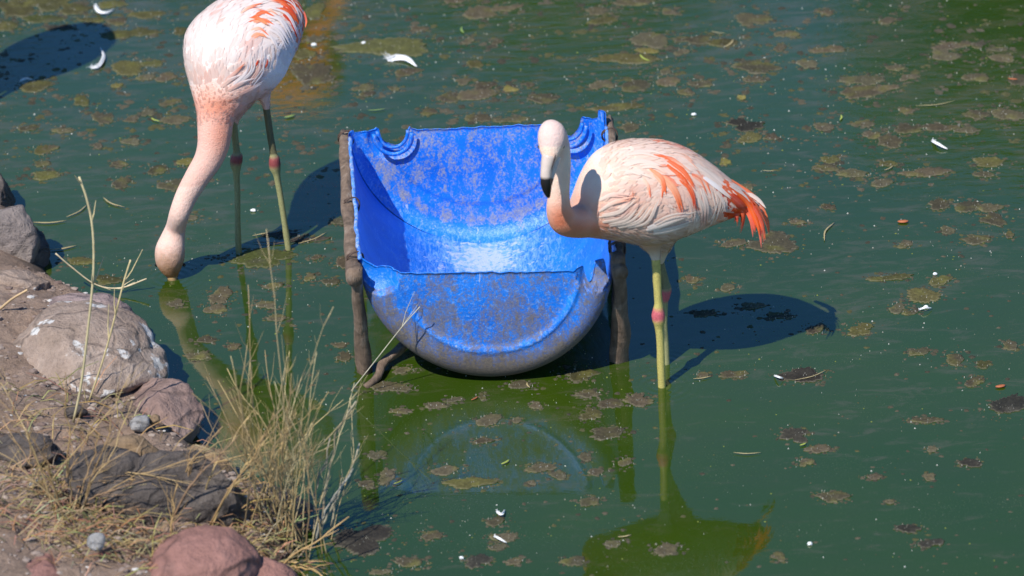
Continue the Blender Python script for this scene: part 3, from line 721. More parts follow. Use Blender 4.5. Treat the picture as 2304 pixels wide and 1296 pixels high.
    big = [  # path, width, colour, tip colour, lift0, lift1
        ([(1470, 350), (1510, 358), (1552, 388)], 13, ORANGE, (0.88, 0.45, 0.3), 0.004, 0.008),
        ([(1495, 358), (1535, 388), (1562, 428)], 12, ORANGE, ORANGE, 0.005, 0.009),
        ([(1462, 380), (1490, 402), (1497, 438)], 13, (0.87, 0.32, 0.15), ORANGE, 0.004, 0.008),
        ([(1500, 372), (1540, 408), (1563, 466)], 13, ORANGE, DEEP, 0.006, 0.010),
        ([(1487, 400), (1515, 432), (1530, 476)], 15, (0.88, 0.38, 0.2), ORANGE, 0.005, 0.009),
        ([(1470, 392), (1490, 416), (1488, 446)], 11, (0.88, 0.45, 0.28), ORANGE, 0.004, 0.007),
        ([(1447, 402), (1458, 420), (1463, 446)], 10, (0.88, 0.5, 0.35), ORANGE, 0.004, 0.007),
        ([(1530, 402), (1556, 430), (1562, 470)], 8, ORANGE, DEEP, 0.008, 0.011),
        ([(1565, 393), (1585, 408), (1598, 438)], 8, (0.88, 0.4, 0.25), ORANGE, 0.004, 0.007),
        ([(1508, 348), (1540, 356), (1570, 384)], 9, (0.88, 0.6, 0.48), (0.87, 0.35, 0.2), 0.004, 0.007),
        ([(1440, 372), (1470, 372), (1500, 392)], 14, W_, (0.88, 0.5, 0.38), 0.004, 0.008),
        ([(1468, 318), (1490, 317), (1515, 326)], 9, ORANGE, (0.88, 0.4, 0.25), 0.003, 0.006),
        ([(1410, 345), (1460, 340), (1510, 356)], 18, W_, W_, 0.003, 0.007), ([(1400, 372), (1445, 362), (1490, 376)], 16, W_, W_, 0.003, 0.007),
        ([(1385, 395), (1430, 388), (1465, 402)], 15, W_, W_, 0.003, 0.007), ([(1540, 362), (1590, 392), (1630, 428)], 22, W_, W_, 0.004, 0.008),
        ([(1570, 372), (1615, 405), (1655, 440)], 20, W_, (0.9, 0.7, 0.6), 0.004, 0.008), ([(1580, 400), (1612, 424), (1640, 448)], 16, (0.93, 0.86, 0.82), W_, 0.007, 0.011),
        # curls in front of the wing
        ([(1350, 474), (1385, 452), (1437, 440)], 12, W_, (0.86, 0.42, 0.28), 0.003, 0.011), ([(1348, 488), (1395, 476), (1432, 446)], 12, W_, W_, 0.003, 0.012),
        ([(1356, 500), (1405, 488), (1440, 452)], 13, W_, PINK, 0.003, 0.012), ([(1372, 508), (1420, 495), (1452, 458)], 13, W_, W_, 0.004, 0.013),
        ([(1392, 512), (1440, 497), (1468, 460)], 13, W_, W_, 0.004, 0.013), ([(1412, 512), (1458, 496), (1484, 440)], 13, W_, W_, 0.004, 0.014),
        ([(1400, 462), (1418, 448), (1424, 428)], 9, PINK, SALMON, 0.003, 0.010), ([(1385, 470), (1410, 458), (1430, 430)], 9, W_, SALMON, 0.003, 0.010),
        ([(1350, 450), (1380, 436), (1420, 440)], 12, W_, PINK, 0.003, 0.009),
        ([(1457, 512), (1500, 496), (1563, 472)], 26, (0.86, 0.76, 0.70), W_, 0.006, 0.014), ([(1470, 520), (1510, 512), (1560, 492)], 20, (0.82, 0.70, 0.63), W_, 0.004, 0.010),
        ([(1470, 500), (1505, 482), (1548, 474)], 14, W_, W_, 0.010, 0.016),
        # hanging flight feathers
        ([(1560, 425), (1578, 470), (1574, 512)], 13, W_, PINK, 0.004, 0.008), ([(1580, 425), (1592, 470), (1585, 510)], 12, W_, PINK, 0.005, 0.009),
        ([(1596, 424), (1608, 470), (1590, 512), (1574, 517)], 9, W_, W_, 0.006, 0.012), ([(1608, 426), (1616, 462), (1604, 500)], 9, (0.8, 0.55, 0.42), W_, 0.005, 0.010),
        ([(1612, 430), (1628, 458), (1620, 480)], 8, W_, W_, 0.006, 0.010), ([(1548, 440), (1562, 475), (1558, 508)], 12, PINK, W_, 0.004, 0.008),
        # tail
        ([(1606, 406), (1640, 430), (1668, 464)], 24, ORANGE, DEEP, 0.004, 0.004), ([(1612, 428), (1640, 452), (1656, 480)], 22, DEEP, DEEP, 0.004, 0.002), ([(1624, 413), (1660, 440), (1692, 474)], 20, ORANGE, ORANGE, 0.008, 0.004),
        ([(1618, 438), (1640, 462), (1644, 484)], 18, ORANGE, DEEP, 0.004, 0.0), ([(1625, 428), (1660, 462), (1668, 490), (1664, 527)], 16, ORANGE, (0.82, 0.2, 0.08), 0.006, 0.0),
        ([(1630, 430), (1668, 460), (1676, 486), (1670, 520)], 13, ORANGE, DEEP, 0.009, 0.0), ([(1626, 422), (1675, 452), (1706, 498), (1713, 557)], 17, ORANGE, (0.84, 0.16, 0.10), 0.010, 0.0),
        ([(1635, 424), (1690, 458), (1716, 504), (1718, 546)], 14, DEEP, (0.80, 0.16, 0.08), 0.008, 0.0), ([(1643, 411), (1694, 448), (1722, 496), (1731, 532)], 17, ORANGE, ORANGE, 0.010, 0.0),
        ([(1650, 425), (1694, 462), (1716, 510), (1722, 540)], 12, ORANGE, ORANGE, 0.013, 0.0), ([(1622, 440), (1650, 472), (1660, 505)], 12, DEEP, DEEP, 0.003, 0.0),
        ([(1640, 440), (1672, 466), (1692, 494)], 16, DEEP, ORANGE, 0.012, 0.002), ([(1665, 432), (1700, 452), (1722, 476)], 15, W_, (0.80, 0.68, 0.58), -0.006, -0.01),
        ([(1636, 420), (1668, 440), (1684, 456)], 9, W_, W_, 0.014, 0.01), ([(1700, 486), (1714, 508), (1718, 530)], 6, (0.05, 0.03, 0.03), (0.05, 0.03, 0.03), 0.0, 0.0),
    ]
    for (pts, wd, c0, c1, l0, l1) in big:
        strong = c0[2] < 0.3; jr = random.Random(int(pts[0][0]*7+pts[-1][1])); tail = pts[-1][0] > 1640
        for rep in range(3 if tail else 2):
            j = (0, 0) if rep == 0 else (jr.uniform(-7, 7), jr.uniform(-6, 6)); k = 1 if rep == 0 else jr.uniform(0.75, 1.0)
            pp = [(pts[0][0]+(x-pts[0][0])*k+j[0], pts[0][1]+(y-pts[0][1])*k+j[1]) for (x, y) in pts]
            P, N = surf_path(bvh, pp, l0*0.5, l1*0.6, 10); v = []; f = []; c = []
            wk = (1.05 if tail else 0.75 if strong else 0.62)*jr.uniform(0.8, 1.1); q = jr.uniform(0, 0.12 if strong else 0.4)
            add_feather(v, f, c, P, N, wd*sc*wk, mixc(c0, PALE, q), mixc(c1, PALE, q*0.5), 0.16, 0.85); mesh('feather', v, f, FEATH, root, cols=c)
    # bill: pale base, black hooked tip
    def bill(name, pts, cols, lab=None):
        C = crom([(*S(x, y, o), r*sc) for (x, y, r, o) in pts], 18); bv = []; bf = []; tube(bv, bf, [Vector(c[:3]) for c in C], [c[3] for c in C], 14)
        cc = []
        for i in range(18): cc += [cols[0] if i < 18*cols[2] else cols[1]]*14
        cc += [cols[0], cols[1]]; o = mesh(name, bv, bf, BILL, root, cols=cc)
        if lab: o['label'] = lab
    WH = (0.58, 0.47, 0.40); BK = (0.012, 0.011, 0.012)
    bill('upper_bill', [(1236, 350, 17, -0.222), (1232, 366, 14.5, -0.229), (1229, 382, 12.5, -0.235), (1228, 398, 12, -0.239), (1229, 415, 12, -0.240), (1231, 430, 9, -0.237), (1234, 443, 4, -0.232)], (WH, BK, 0.5))
    bill('lower_bill', [(1252, 352, 10, -0.210), (1248, 370, 8, -0.217), (1243, 388, 7, -0.222), (1238, 404, 7, -0.225), (1236, 420, 5, -0.227)], ((0.60, 0.50, 0.46), BK, 0.62))
    sm = [Vector(c) for c in crom([tuple(S(x, y, o)) for (x, y, o) in ((1250, 348, -0.238), (1246, 364, -0.238), (1240, 382, -0.240), (1236, 398, -0.241))], 10)]
    bv = []; bf = []; tube(bv, bf, sm, [0.0014]*10, 6); mesh('gape', bv, bf, BILL, root, cols=[(0.06, 0.04, 0.04)]*len(bv))
    for (x, y, o_) in ((1266, 330, -0.190), (1214, 330, -0.190)):
        bm = bmesh.new(); bmesh.ops.create_uvsphere(bm, u_segments=12, v_segments=8, radius=0.0042); me_ = bpy.data.meshes.new('eye'); bm.to_mesh(me_); bm.free(); me_.materials.append(BLACK)
        e = bpy.data.objects.new('eye', me_); e.location = S(x, y, o_)-loc; link(e, root)
    dy = f1.y-yf
    leg(root, [v4(S(1475, 572), 0.010), v4(S(1477, 605), 0.0095), v4(S(1479, 640), 0.0090), v4(S(1481, 675), 0.0088), v4(S(1482, 690), 0.0105), v4(S(1481, 706), 0.0145), v4(S(1482, 720), 0.0140), v4(S(1483, 736), 0.0098),
               v4(S(1485, 760), 0.0086), v4(S(1487, 810), 0.0086), v4(S(1489, 866), 0.0088), v4(f0+Vector((0.003, 0, -0.10)), 0.009)], (0.37, 0.545), LEGY)
    B = lambda px, py, k: V(px, py, yf+dy*k)
    leg(root, [v4(B(1483, 575, 1), 0.009), v4(B(1489, 605, 1), 0.009), v4(B(1496, 635, 1), 0.010), v4(B(1498, 652, 1), 0.0125), v4(B(1496, 668, 1), 0.011), v4(B(1494, 685, 1), 0.0085), v4(B(1494, 730, 1), 0.0080),
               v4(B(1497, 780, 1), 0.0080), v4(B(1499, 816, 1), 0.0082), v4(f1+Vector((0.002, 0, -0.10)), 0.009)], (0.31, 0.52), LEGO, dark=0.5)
    return root
A = flamingo_right()

def flamingo_left():
    fL, fR = W(537, 570), W(649, 561); yf = (fL.y+fR.y)/2
    root = empty('flamingo', (fL+fR)/2); tag(root, 'pale pink flamingo at the left with its neck bent down and bill in the water', 'flamingo')
    def S(px, py, yo=0.0): return V(px, py, yf+yo)
    sc = SC(S(550, 110)); vs = []; fs = []
    secs = [(262, 444, 521, -0.06, 0.045), (237, 439, 556, -0.045, 0.066), (208, 431, 606, -0.02, 0.090), (175, 422, 638, 0, 0.105), (140, 415, 655, 0.02, 0.118), (110, 413, 668, 0.04, 0.122),
            (80, 416, 679, 0.065, 0.122), (50, 433, 684, 0.09, 0.115), (22, 462, 682, 0.12, 0.10), (-4, 500, 664, 0.15, 0.078), (-24, 545, 640, 0.18, 0.045), (-32, 575, 615, 0.19, 0.02)]
    R = []
    for (y, xl, xr, yo, hd) in crom(secs, 40):
        c = S((xl+xr)/2, y, yo); h = (xr-xl)/2*sc; R.append([c+RT*(math.cos(a)*h)+FW*(math.sin(a)*hd) for a in [2*math.pi*k/36 for k in range(36)]])
    rings(vs, fs, R)
    hz = W(386, 626, 0.0); hy = hz.y-yf
    def tb(pts, n=40, seg=20):
        C = crom([(*S(x, y, o), r*sc) for (x, y, r, o) in pts], n); tube(vs, fs, [Vector(c[:3]) for c in C], [c[3] for c in C], seg)
    tb([(520, 185, 62, -0.03), (500, 222, 56, -0.05), (486, 262, 43, -0.07), (483, 300, 39, -0.085), (479, 330, 36, -0.095), (467, 362, 32, -0.105), (443, 400, 28.5, -0.115), (420, 440, 25.5, -0.125), (404, 480, 23.5, -0.135),
        (396, 510, 23, hy+0.01), (389, 536, 28, hy+0.01), (383, 562, 34, hy), (382, 586, 33, hy), (385, 606, 24, hy), (388, 620, 14, hy), (389, 630, 9, hy)], 70)
    tb([(585, 190, 30, 0.0), (594, 216, 16, 0.0), (598, 234, 10, 0.0), (600, 246, 8, 0)], 14)
    tb([(540, 200, 50, 0.02), (530, 240, 30, 0.01), (526, 268, 14, 0.0), (527, 282, 9, 0)], 14)
    sal = [(490, 240, 60, 34, 0, 0.75), (470, 215, 30, 40, 0, 0.5), (500, 300, 30, 60, 0, 0.6), (548, 130, 18, 16, 0, 0.6), (478, 200, 12, 10, 0, 0.5), (560, 200, 60, 40, 0, 0.35), (463, 75, 5, 16, 0, 0.4), (490, 140, 10, 14, 0, 0.2)]
    org = [(470, 32, 8, 5, -0.9, 0.8), (495, 15, 8, 5, -0.6, 0.6), (650, 20, 34, 22, 0.8, 1.0), (665, 50, 14, 26, 0.3, 0.9), (446, 55, 5, 5, 0, 0.5)]
    def colf(px, py, p):
        c = mixc(PALE, PINK, 0.12); c = mixc(c, (0.83, 0.75, 0.72), 0.65*min(1, max(0, (235-py)/90)))
        c = mixc(c, PINK, min(1, max(0, (py-190)/60))*0.8) if py < 420 else mixc(c, PINK, 0.55)
        c = mixc(c, SALMON, blobc(px, py, sal)); c = mixc(c, ORANGE, blobc(px, py, org))
        if py > 552: c = mixc(c, (0.34, 0.17, 0.07), (py-552)/58*0.9+0.2*noise.noise(Vector((px*0.1, py*0.1, 0))))
        return c
    body, bvh, me, loc = union((vs, fs), 0.0035, root, 'body', colf, 4)
    flow = idw([(450, 170, 0.15, -1), (430, 100, 0.25, -1), (460, 50, 0.7, -0.8), (530, 130, 0.5, -0.85), (500, 80, 0.6, -0.8), (550, 40, 0.95, -0.4), (590, 45, 1, 0.1), (620, 70, 0.8, 0.55), (650, 60, 0.5, 0.9), (560, 150, 0.3, -1),
                (600, 140, 0.15, -1), (630, 150, 0.25, -1), (600, 200, 0.3, -0.9), (640, 20, 0.9, 0.5), (660, 100, 0.2, -0.6), (500, 220, 0.2, -1), (580, 90, 0.9, 0.0), (610, 110, 0.7, 0.4)])
    def region(px, py, p, n): return py < 205 and not (py > 150 and px > 585)
    def cf(px, py, rnd):
        c = colf(px, py, None); c = mixc(c, (0.80, 0.72, 0.69), rnd.random()*0.35); c = mixc(c, PINK, rnd.random()*0.25)
        if px > 540 and py < 95 and rnd.random() < 0.10: c = mixc(c, ORANGE, rnd.uniform(0.2, 0.8))
        return c
    v, f, c = coat(bvh, me, loc, flow, region, cf, lambda px, py: (56 if py < 130 else 36)*sc, 4600, 9)
    o = mesh('body_feathers', v, f, FEATH, root, cols=c); o['kind'] = 'stuff'
    W_ = (0.78, 0.69, 0.67)
    big = [([(545, 28), (565, 16), (592, 10)], 11, (0.88, 0.5, 0.35), ORANGE, 0.004, 0.008), ([(572, 40), (592, 30), (616, 40)], 12, ORANGE, ORANGE, 0.004, 0.009), ([(552, 48), (578, 42), (604, 60)], 14, ORANGE, (0.86, 0.3, 0.12), 0.005, 0.010),
           ([(575, 52), (595, 46), (615, 58)], 10, (0.87, 0.3, 0.15), ORANGE, 0.006, 0.009), ([(566, 70), (585, 66), (604, 82)], 10, (0.88, 0.45, 0.3), ORANGE, 0.004, 0.008), ([(572, 86), (586, 78), (600, 86)], 9, (0.87, 0.35, 0.2), (0.86, 0.3, 0.12), 0.004, 0.007),
           ([(598, 26), (618, 22), (640, 36)], 10, (0.88, 0.5, 0.36), (0.86, 0.3, 0.15), 0.004, 0.008), ([(540, 56), (560, 44), (575, 46)], 8, W_, (0.88, 0.5, 0.36), 0.004, 0.008),
           ([(628, 22), (650, 34), (664, 62)], 24, ORANGE, DEEP, 0.005, 0.008), ([(636, 34), (654, 48), (666, 76)], 18, DEEP, DEEP, 0.007, 0.009), ([(630, -2), (662, 10), (684, 44)], 14, DEEP, ORANGE, 0.006, 0.010), ([(640, -8), (672, 8), (688, 56)], 12, ORANGE, DEEP, 0.006, 0.004),
           ([(610, -6), (648, 6), (676, 36)], 10, (0.85, 0.6, 0.55), W_, 0.008, 0.012), ([(670, 18), (680, 38), (678, 62)], 10, W_, W_, 0.012, 0.014), ([(684, 26), (689, 46), (687, 62)], 6, DEEP, ORANGE, 0.0, 0.0), ([(676, 50), (679, 60), (676, 72)], 6, DEEP, ORANGE, 0.01, 0.006),
           ([(634, 12), (656, 28), (670, 56)], 26, DEEP, ORANGE, 0.004, 0.008), ([(622, 4), (646, 16), (664, 40)], 20, ORANGE, DEEP, 0.006, 0.010), ([(652, 4), (674, 20), (686, 48)], 18, DEEP, DEEP, 0.004, 0.006), ([(646, 40), (660, 60), (666, 86)], 18, DEEP, DEEP, 0.004, 0.006),
           ([(584, 6), (604, 0), (626, 8)], 10, W_, ORANGE, 0.004, 0.008), ([(560, 30), (580, 24), (604, 30)], 10, W_, ORANGE, 0.004, 0.008),
           # long pale flight feathers wrapping the rump
           ([(596, 34), (634, 48), (658, 98)], 17, W_, W_, 0.008, 0.012), ([(600, 52), (630, 66), (650, 106)], 17, (0.86, 0.76, 0.76), W_, 0.008, 0.012), ([(604, 66), (626, 80), (640, 112)], 15, W_, W_, 0.008, 0.012), ([(606, 20), (644, 36), (668, 88)], 12, W_, (0.86, 0.74, 0.74), 0.010, 0.012),
           ([(596, 80), (614, 90), (626, 116)], 14, W_, W_, 0.006, 0.010), ([(620, -4), (656, 16), (676, 66)], 8, W_, W_, 0.014, 0.014),
           # curled plumes hanging over the flank
           ([(524, 188), (556, 156), (562, 122)], 9, W_, W_, 0.004, 0.016), ([(532, 192), (566, 160), (572, 126)], 8, W_, (0.86, 0.80, 0.77), 0.004, 0.018), ([(560, 184), (582, 148), (586, 112)], 8, PINK, W_, 0.004, 0.018), ([(566, 186), (590, 148), (591, 112)], 7, W_, (0.86, 0.80, 0.77), 0.006, 0.020),
           ([(604, 162), (610, 130), (605, 95)], 7, W_, (0.86, 0.80, 0.77), 0.004, 0.016), ([(616, 152), (621, 124), (615, 97)], 7, W_, (0.86, 0.80, 0.77), 0.004, 0.016), ([(622, 126), (624, 108), (630, 95)], 9, W_, (0.86, 0.80, 0.77), 0.004, 0.014),
           ([(572, 150), (578, 142), (580, 134)], 8, DEEP, DEEP, 0.003, 0.006), ([(596, 152), (600, 142), (600, 132)], 7, DEEP, DEEP, 0.003, 0.006), ([(516, 204), (548, 184), (570, 174)], 11, PINK, W_, 0.003, 0.010), ([(508, 180), (534, 158), (550, 142)], 10, PINK, SALMON, 0.003, 0.009),
           ([(536, 212), (566, 196), (592, 178)], 11, PINK, W_, 0.003, 0.010), ([(500, 196), (524, 176), (544, 166)], 10, PINK, W_, 0.003, 0.009)]
    for (pts, wd, c0, c1, l0, l1) in big:
        strong = c0[2] < 0.3; jr = random.Random(int(pts[0][0]*7+pts[-1][1])); tail = pts[-1][0] > 1640
        for rep in range(3 if tail else 2):
            j = (0, 0) if rep == 0 else (jr.uniform(-7, 7), jr.uniform(-6, 6)); k = 1 if rep == 0 else jr.uniform(0.75, 1.0)
            pp = [(pts[0][0]+(x-pts[0][0])*k+j[0], pts[0][1]+(y-pts[0][1])*k+j[1]) for (x, y) in pts]
            P, N = surf_path(bvh, pp, l0*0.5, l1*0.6, 10); v = []; f = []; c = []
            wk = (1.05 if tail else 0.75 if strong else 0.62)*jr.uniform(0.8, 1.1); q = jr.uniform(0, 0.12 if strong else 0.4)
            add_feather(v, f, c, P, N, wd*sc*wk, mixc(c0, PALE, q), mixc(c1, PALE, q*0.5), 0.16, 0.85); mesh('feather', v, f, FEATH, root, cols=c)
    # short pink feathers of the breast and neck base
    def cf2(px, py, rnd): return mixc(colf(px, py, None), (0.80, 0.58, 0.5), rnd.random()*0.25)
    v, f, c = coat(bvh, me, loc, idw([(480, 220, 0.15, -1), (540, 200, 0.6, -0.8), (600, 190, 0.5, -0.8), (480, 300, 0.1, -1)]), lambda px, py, p, n: 200 < py < 290, cf2, lambda px, py: 13*sc, 5200, 3)
    o = mesh('breast_feathers', v, f, FEATH, root, cols=c); o['kind'] = 'stuff'
    # bill, mostly under water, a little pale edge above it
    bv = []; bf = []; pts = [(388, 612, 13, hy), (389, 622, 11, hy)]
    path = [S(388, 610, hy), S(388, 620, hy-0.003), hz+Vector((0.002, -0.006, -0.012)), hz+Vector((0.004, -0.016, -0.05))]
    tube(bv, bf, path, [0.015, 0.012, 0.011, 0.006], 14); mesh('bill', bv, bf, BILL, root, cols=[(0.55, 0.36, 0.16)]*28+[(0.02, 0.02, 0.02)]*28+[(0.5, 0.4, 0.2), (0, 0, 0)])
    for s in (-1, 1):
        bm = bmesh.new(); bmesh.ops.create_uvsphere(bm, u_segments=12, v_segments=8, radius=0.0042); me_ = bpy.data.meshes.new('eye'); bm.to_mesh(me_); bm.free(); me_.materials.append(BLACK)
        e = bpy.data.objects.new('eye', me_); e.location = S(383+s*31, 596, hy)-loc; link(e, root)
    yl = fL.y-yf; yr = fR.y-yf
    leg(root, [v4(S(525, 262, yl), 0.009), v4(S(528, 300, yl), 0.0080), v4(S(532, 338, yl), 0.0085), v4(S(533, 352, yl), 0.0135), v4(S(531, 368, yl), 0.0140), v4(S(532, 390, yl), 0.0085), v4(S(534, 430, yl), 0.0070),
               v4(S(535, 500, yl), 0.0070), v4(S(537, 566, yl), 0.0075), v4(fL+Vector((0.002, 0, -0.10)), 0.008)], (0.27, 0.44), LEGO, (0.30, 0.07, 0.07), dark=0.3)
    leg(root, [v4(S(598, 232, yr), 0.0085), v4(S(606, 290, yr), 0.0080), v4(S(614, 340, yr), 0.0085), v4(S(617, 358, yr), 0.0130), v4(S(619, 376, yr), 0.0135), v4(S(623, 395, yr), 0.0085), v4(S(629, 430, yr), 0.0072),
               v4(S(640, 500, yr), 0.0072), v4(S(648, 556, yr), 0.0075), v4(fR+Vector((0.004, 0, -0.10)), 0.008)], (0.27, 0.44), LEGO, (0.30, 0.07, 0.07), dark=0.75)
    return root
Bf = flamingo_left()
def copy_tree(src, loc, label, sx=1):
    r = src.copy(); COL.objects.link(r); r.location = loc; r.scale.x = sx; r['label'] = label
    for c in src.children:
        k = c.copy(); COL.objects.link(k); k.parent = r
    return r
far = copy_tree(Bf, W(632, -195), 'orange tan flamingo beyond the upper frame edge, seen only as a tan reflection', -1)
for k in far.children:                                # a more strongly coloured bird than the two in view
    if k.type == 'MESH' and 'leg' not in k.name and 'col' in k.data.color_attributes:
        k.data = k.data.copy(); a = k.data.color_attributes['col'].data; buf = np.empty(len(a)*4, dtype=np.float32); a.foreach_get('color', buf); buf = buf.reshape(-1, 4)
        buf[:, 0] = np.minimum(0.95, buf[:, 0]*1.2); buf[:, 1] *= 0.55; buf[:, 2] *= 0.28; a.foreach_set('color', buf.ravel())
copy_tree(Bf, W(-105, 255), 'feeding flamingo beyond the left frame edge, seen only by its dark shadow on the water')

# ------------------------------------------------------------------ floating pond scum
def patch(px, py, rx, ry, kind, seed, name='scum_patch'):
    """flat ragged mat lying on the water; rx, ry as seen, in photograph pixels"""
    c = W(px, py, 0.0); s = SC(c); ax = rx*s*1.28; ay = ry*s*1.28/math.sin(PITCH); rnd = random.Random(seed)
    n = 90 if rx > 22 else 56; vs = []; cc = []; fs = []; ph = rnd.uniform(0, 99)
    base = {'b': (0.100, 0.084, 0.048), 'o': (0.095, 0.088, 0.030), 'd': (0.045, 0.040, 0.030), 'y': (0.22, 0.19, 0.05), 'g': (0.07, 0.085, 0.018)}[kind]
    f_ = rnd.uniform(0.6, 1.15); base = tuple(k*f_*rnd.uniform(0.95, 1.05) for k in base)
    RR = [1.0, 0.98, 0.86, 0.55, 0.25]; HH = [-0.0015, 0.0016, 0.0024, 0.0018, 0.0024]
    lobes = [(rnd.uniform(-0.12, 0.12), rnd.uniform(-0.12, 0.12), rnd.uniform(0.42, 0.62))]
    for _ in range(rnd.randint(2, 6)):
        a = rnd.uniform(0, 6.28); d = rnd.uniform(0.3, 0.62); lobes.append((math.cos(a)*d, math.sin(a)*d, rnd.uniform(0.22, 0.5)))
    def reach(a):
        ca, sa = math.cos(a), math.sin(a); best = 0.3
        for (lx, ly, lr) in lobes:
            p = lx*ca+ly*sa; q = lx*lx+ly*ly-p*p
            if q < lr*lr: best = max(best, p+math.sqrt(lr*lr-q))
        return best
    for j, (r, h) in enumerate(zip(RR, HH)):
        for k in range(n):
            a = 2*math.pi*k/n; q = Vector((math.cos(a)*1.1+ph, math.sin(a)*1.1, 0))
            rad = reach(a)*(1+0.14*noise.noise(q*3)+0.24*noise.noise(q*9)*(r > 0.5)+0.12*noise.noise(q*20)*(r > 0.8))+0.03*rnd.uniform(-1, 1)*(j == 0)
            x, y = math.cos(a)*rad*r*ax, math.sin(a)*rad*r*ay
            hh = h+0.0016*noise.noise(Vector((x*60+ph, y*60, j)))
            vs.append(Vector((c.x+x, c.y+y, hh)))
            t = noise.noise(Vector((x*28+ph, y*28, 4)))
            col = mixc(base, (0.16, 0.155, 0.035) if kind in 'boy' else (0.09, 0.08, 0.06), max(0, t)*0.8)
            if j == 1: col = mixc(col, (0.24, 0.22, 0.15), 0.30+0.5*max(0, noise.noise(Vector((a*2, ph, 1)))))
            if j == 0: col = mixc(col, (0.03, 0.03, 0.02), 0.6)
            cc.append(col)
    for j in range(len(RR)-1):
        for k in range(n):
            k2 = (k+1) % n; fs.append((j*n+k, j*n+k2, (j+1)*n+k2, (j+1)*n+k))
    vs.append(Vector((c.x, c.y, 0.002))); cc.append(base)
    for k in range(n): fs.append(((len(RR)-1)*n+k, (len(RR)-1)*n+(k+1) % n, len(vs)-1))
    o = mesh(name, [v-c for v in vs], fs, SCUM, cols=cc); o.location = c; return o
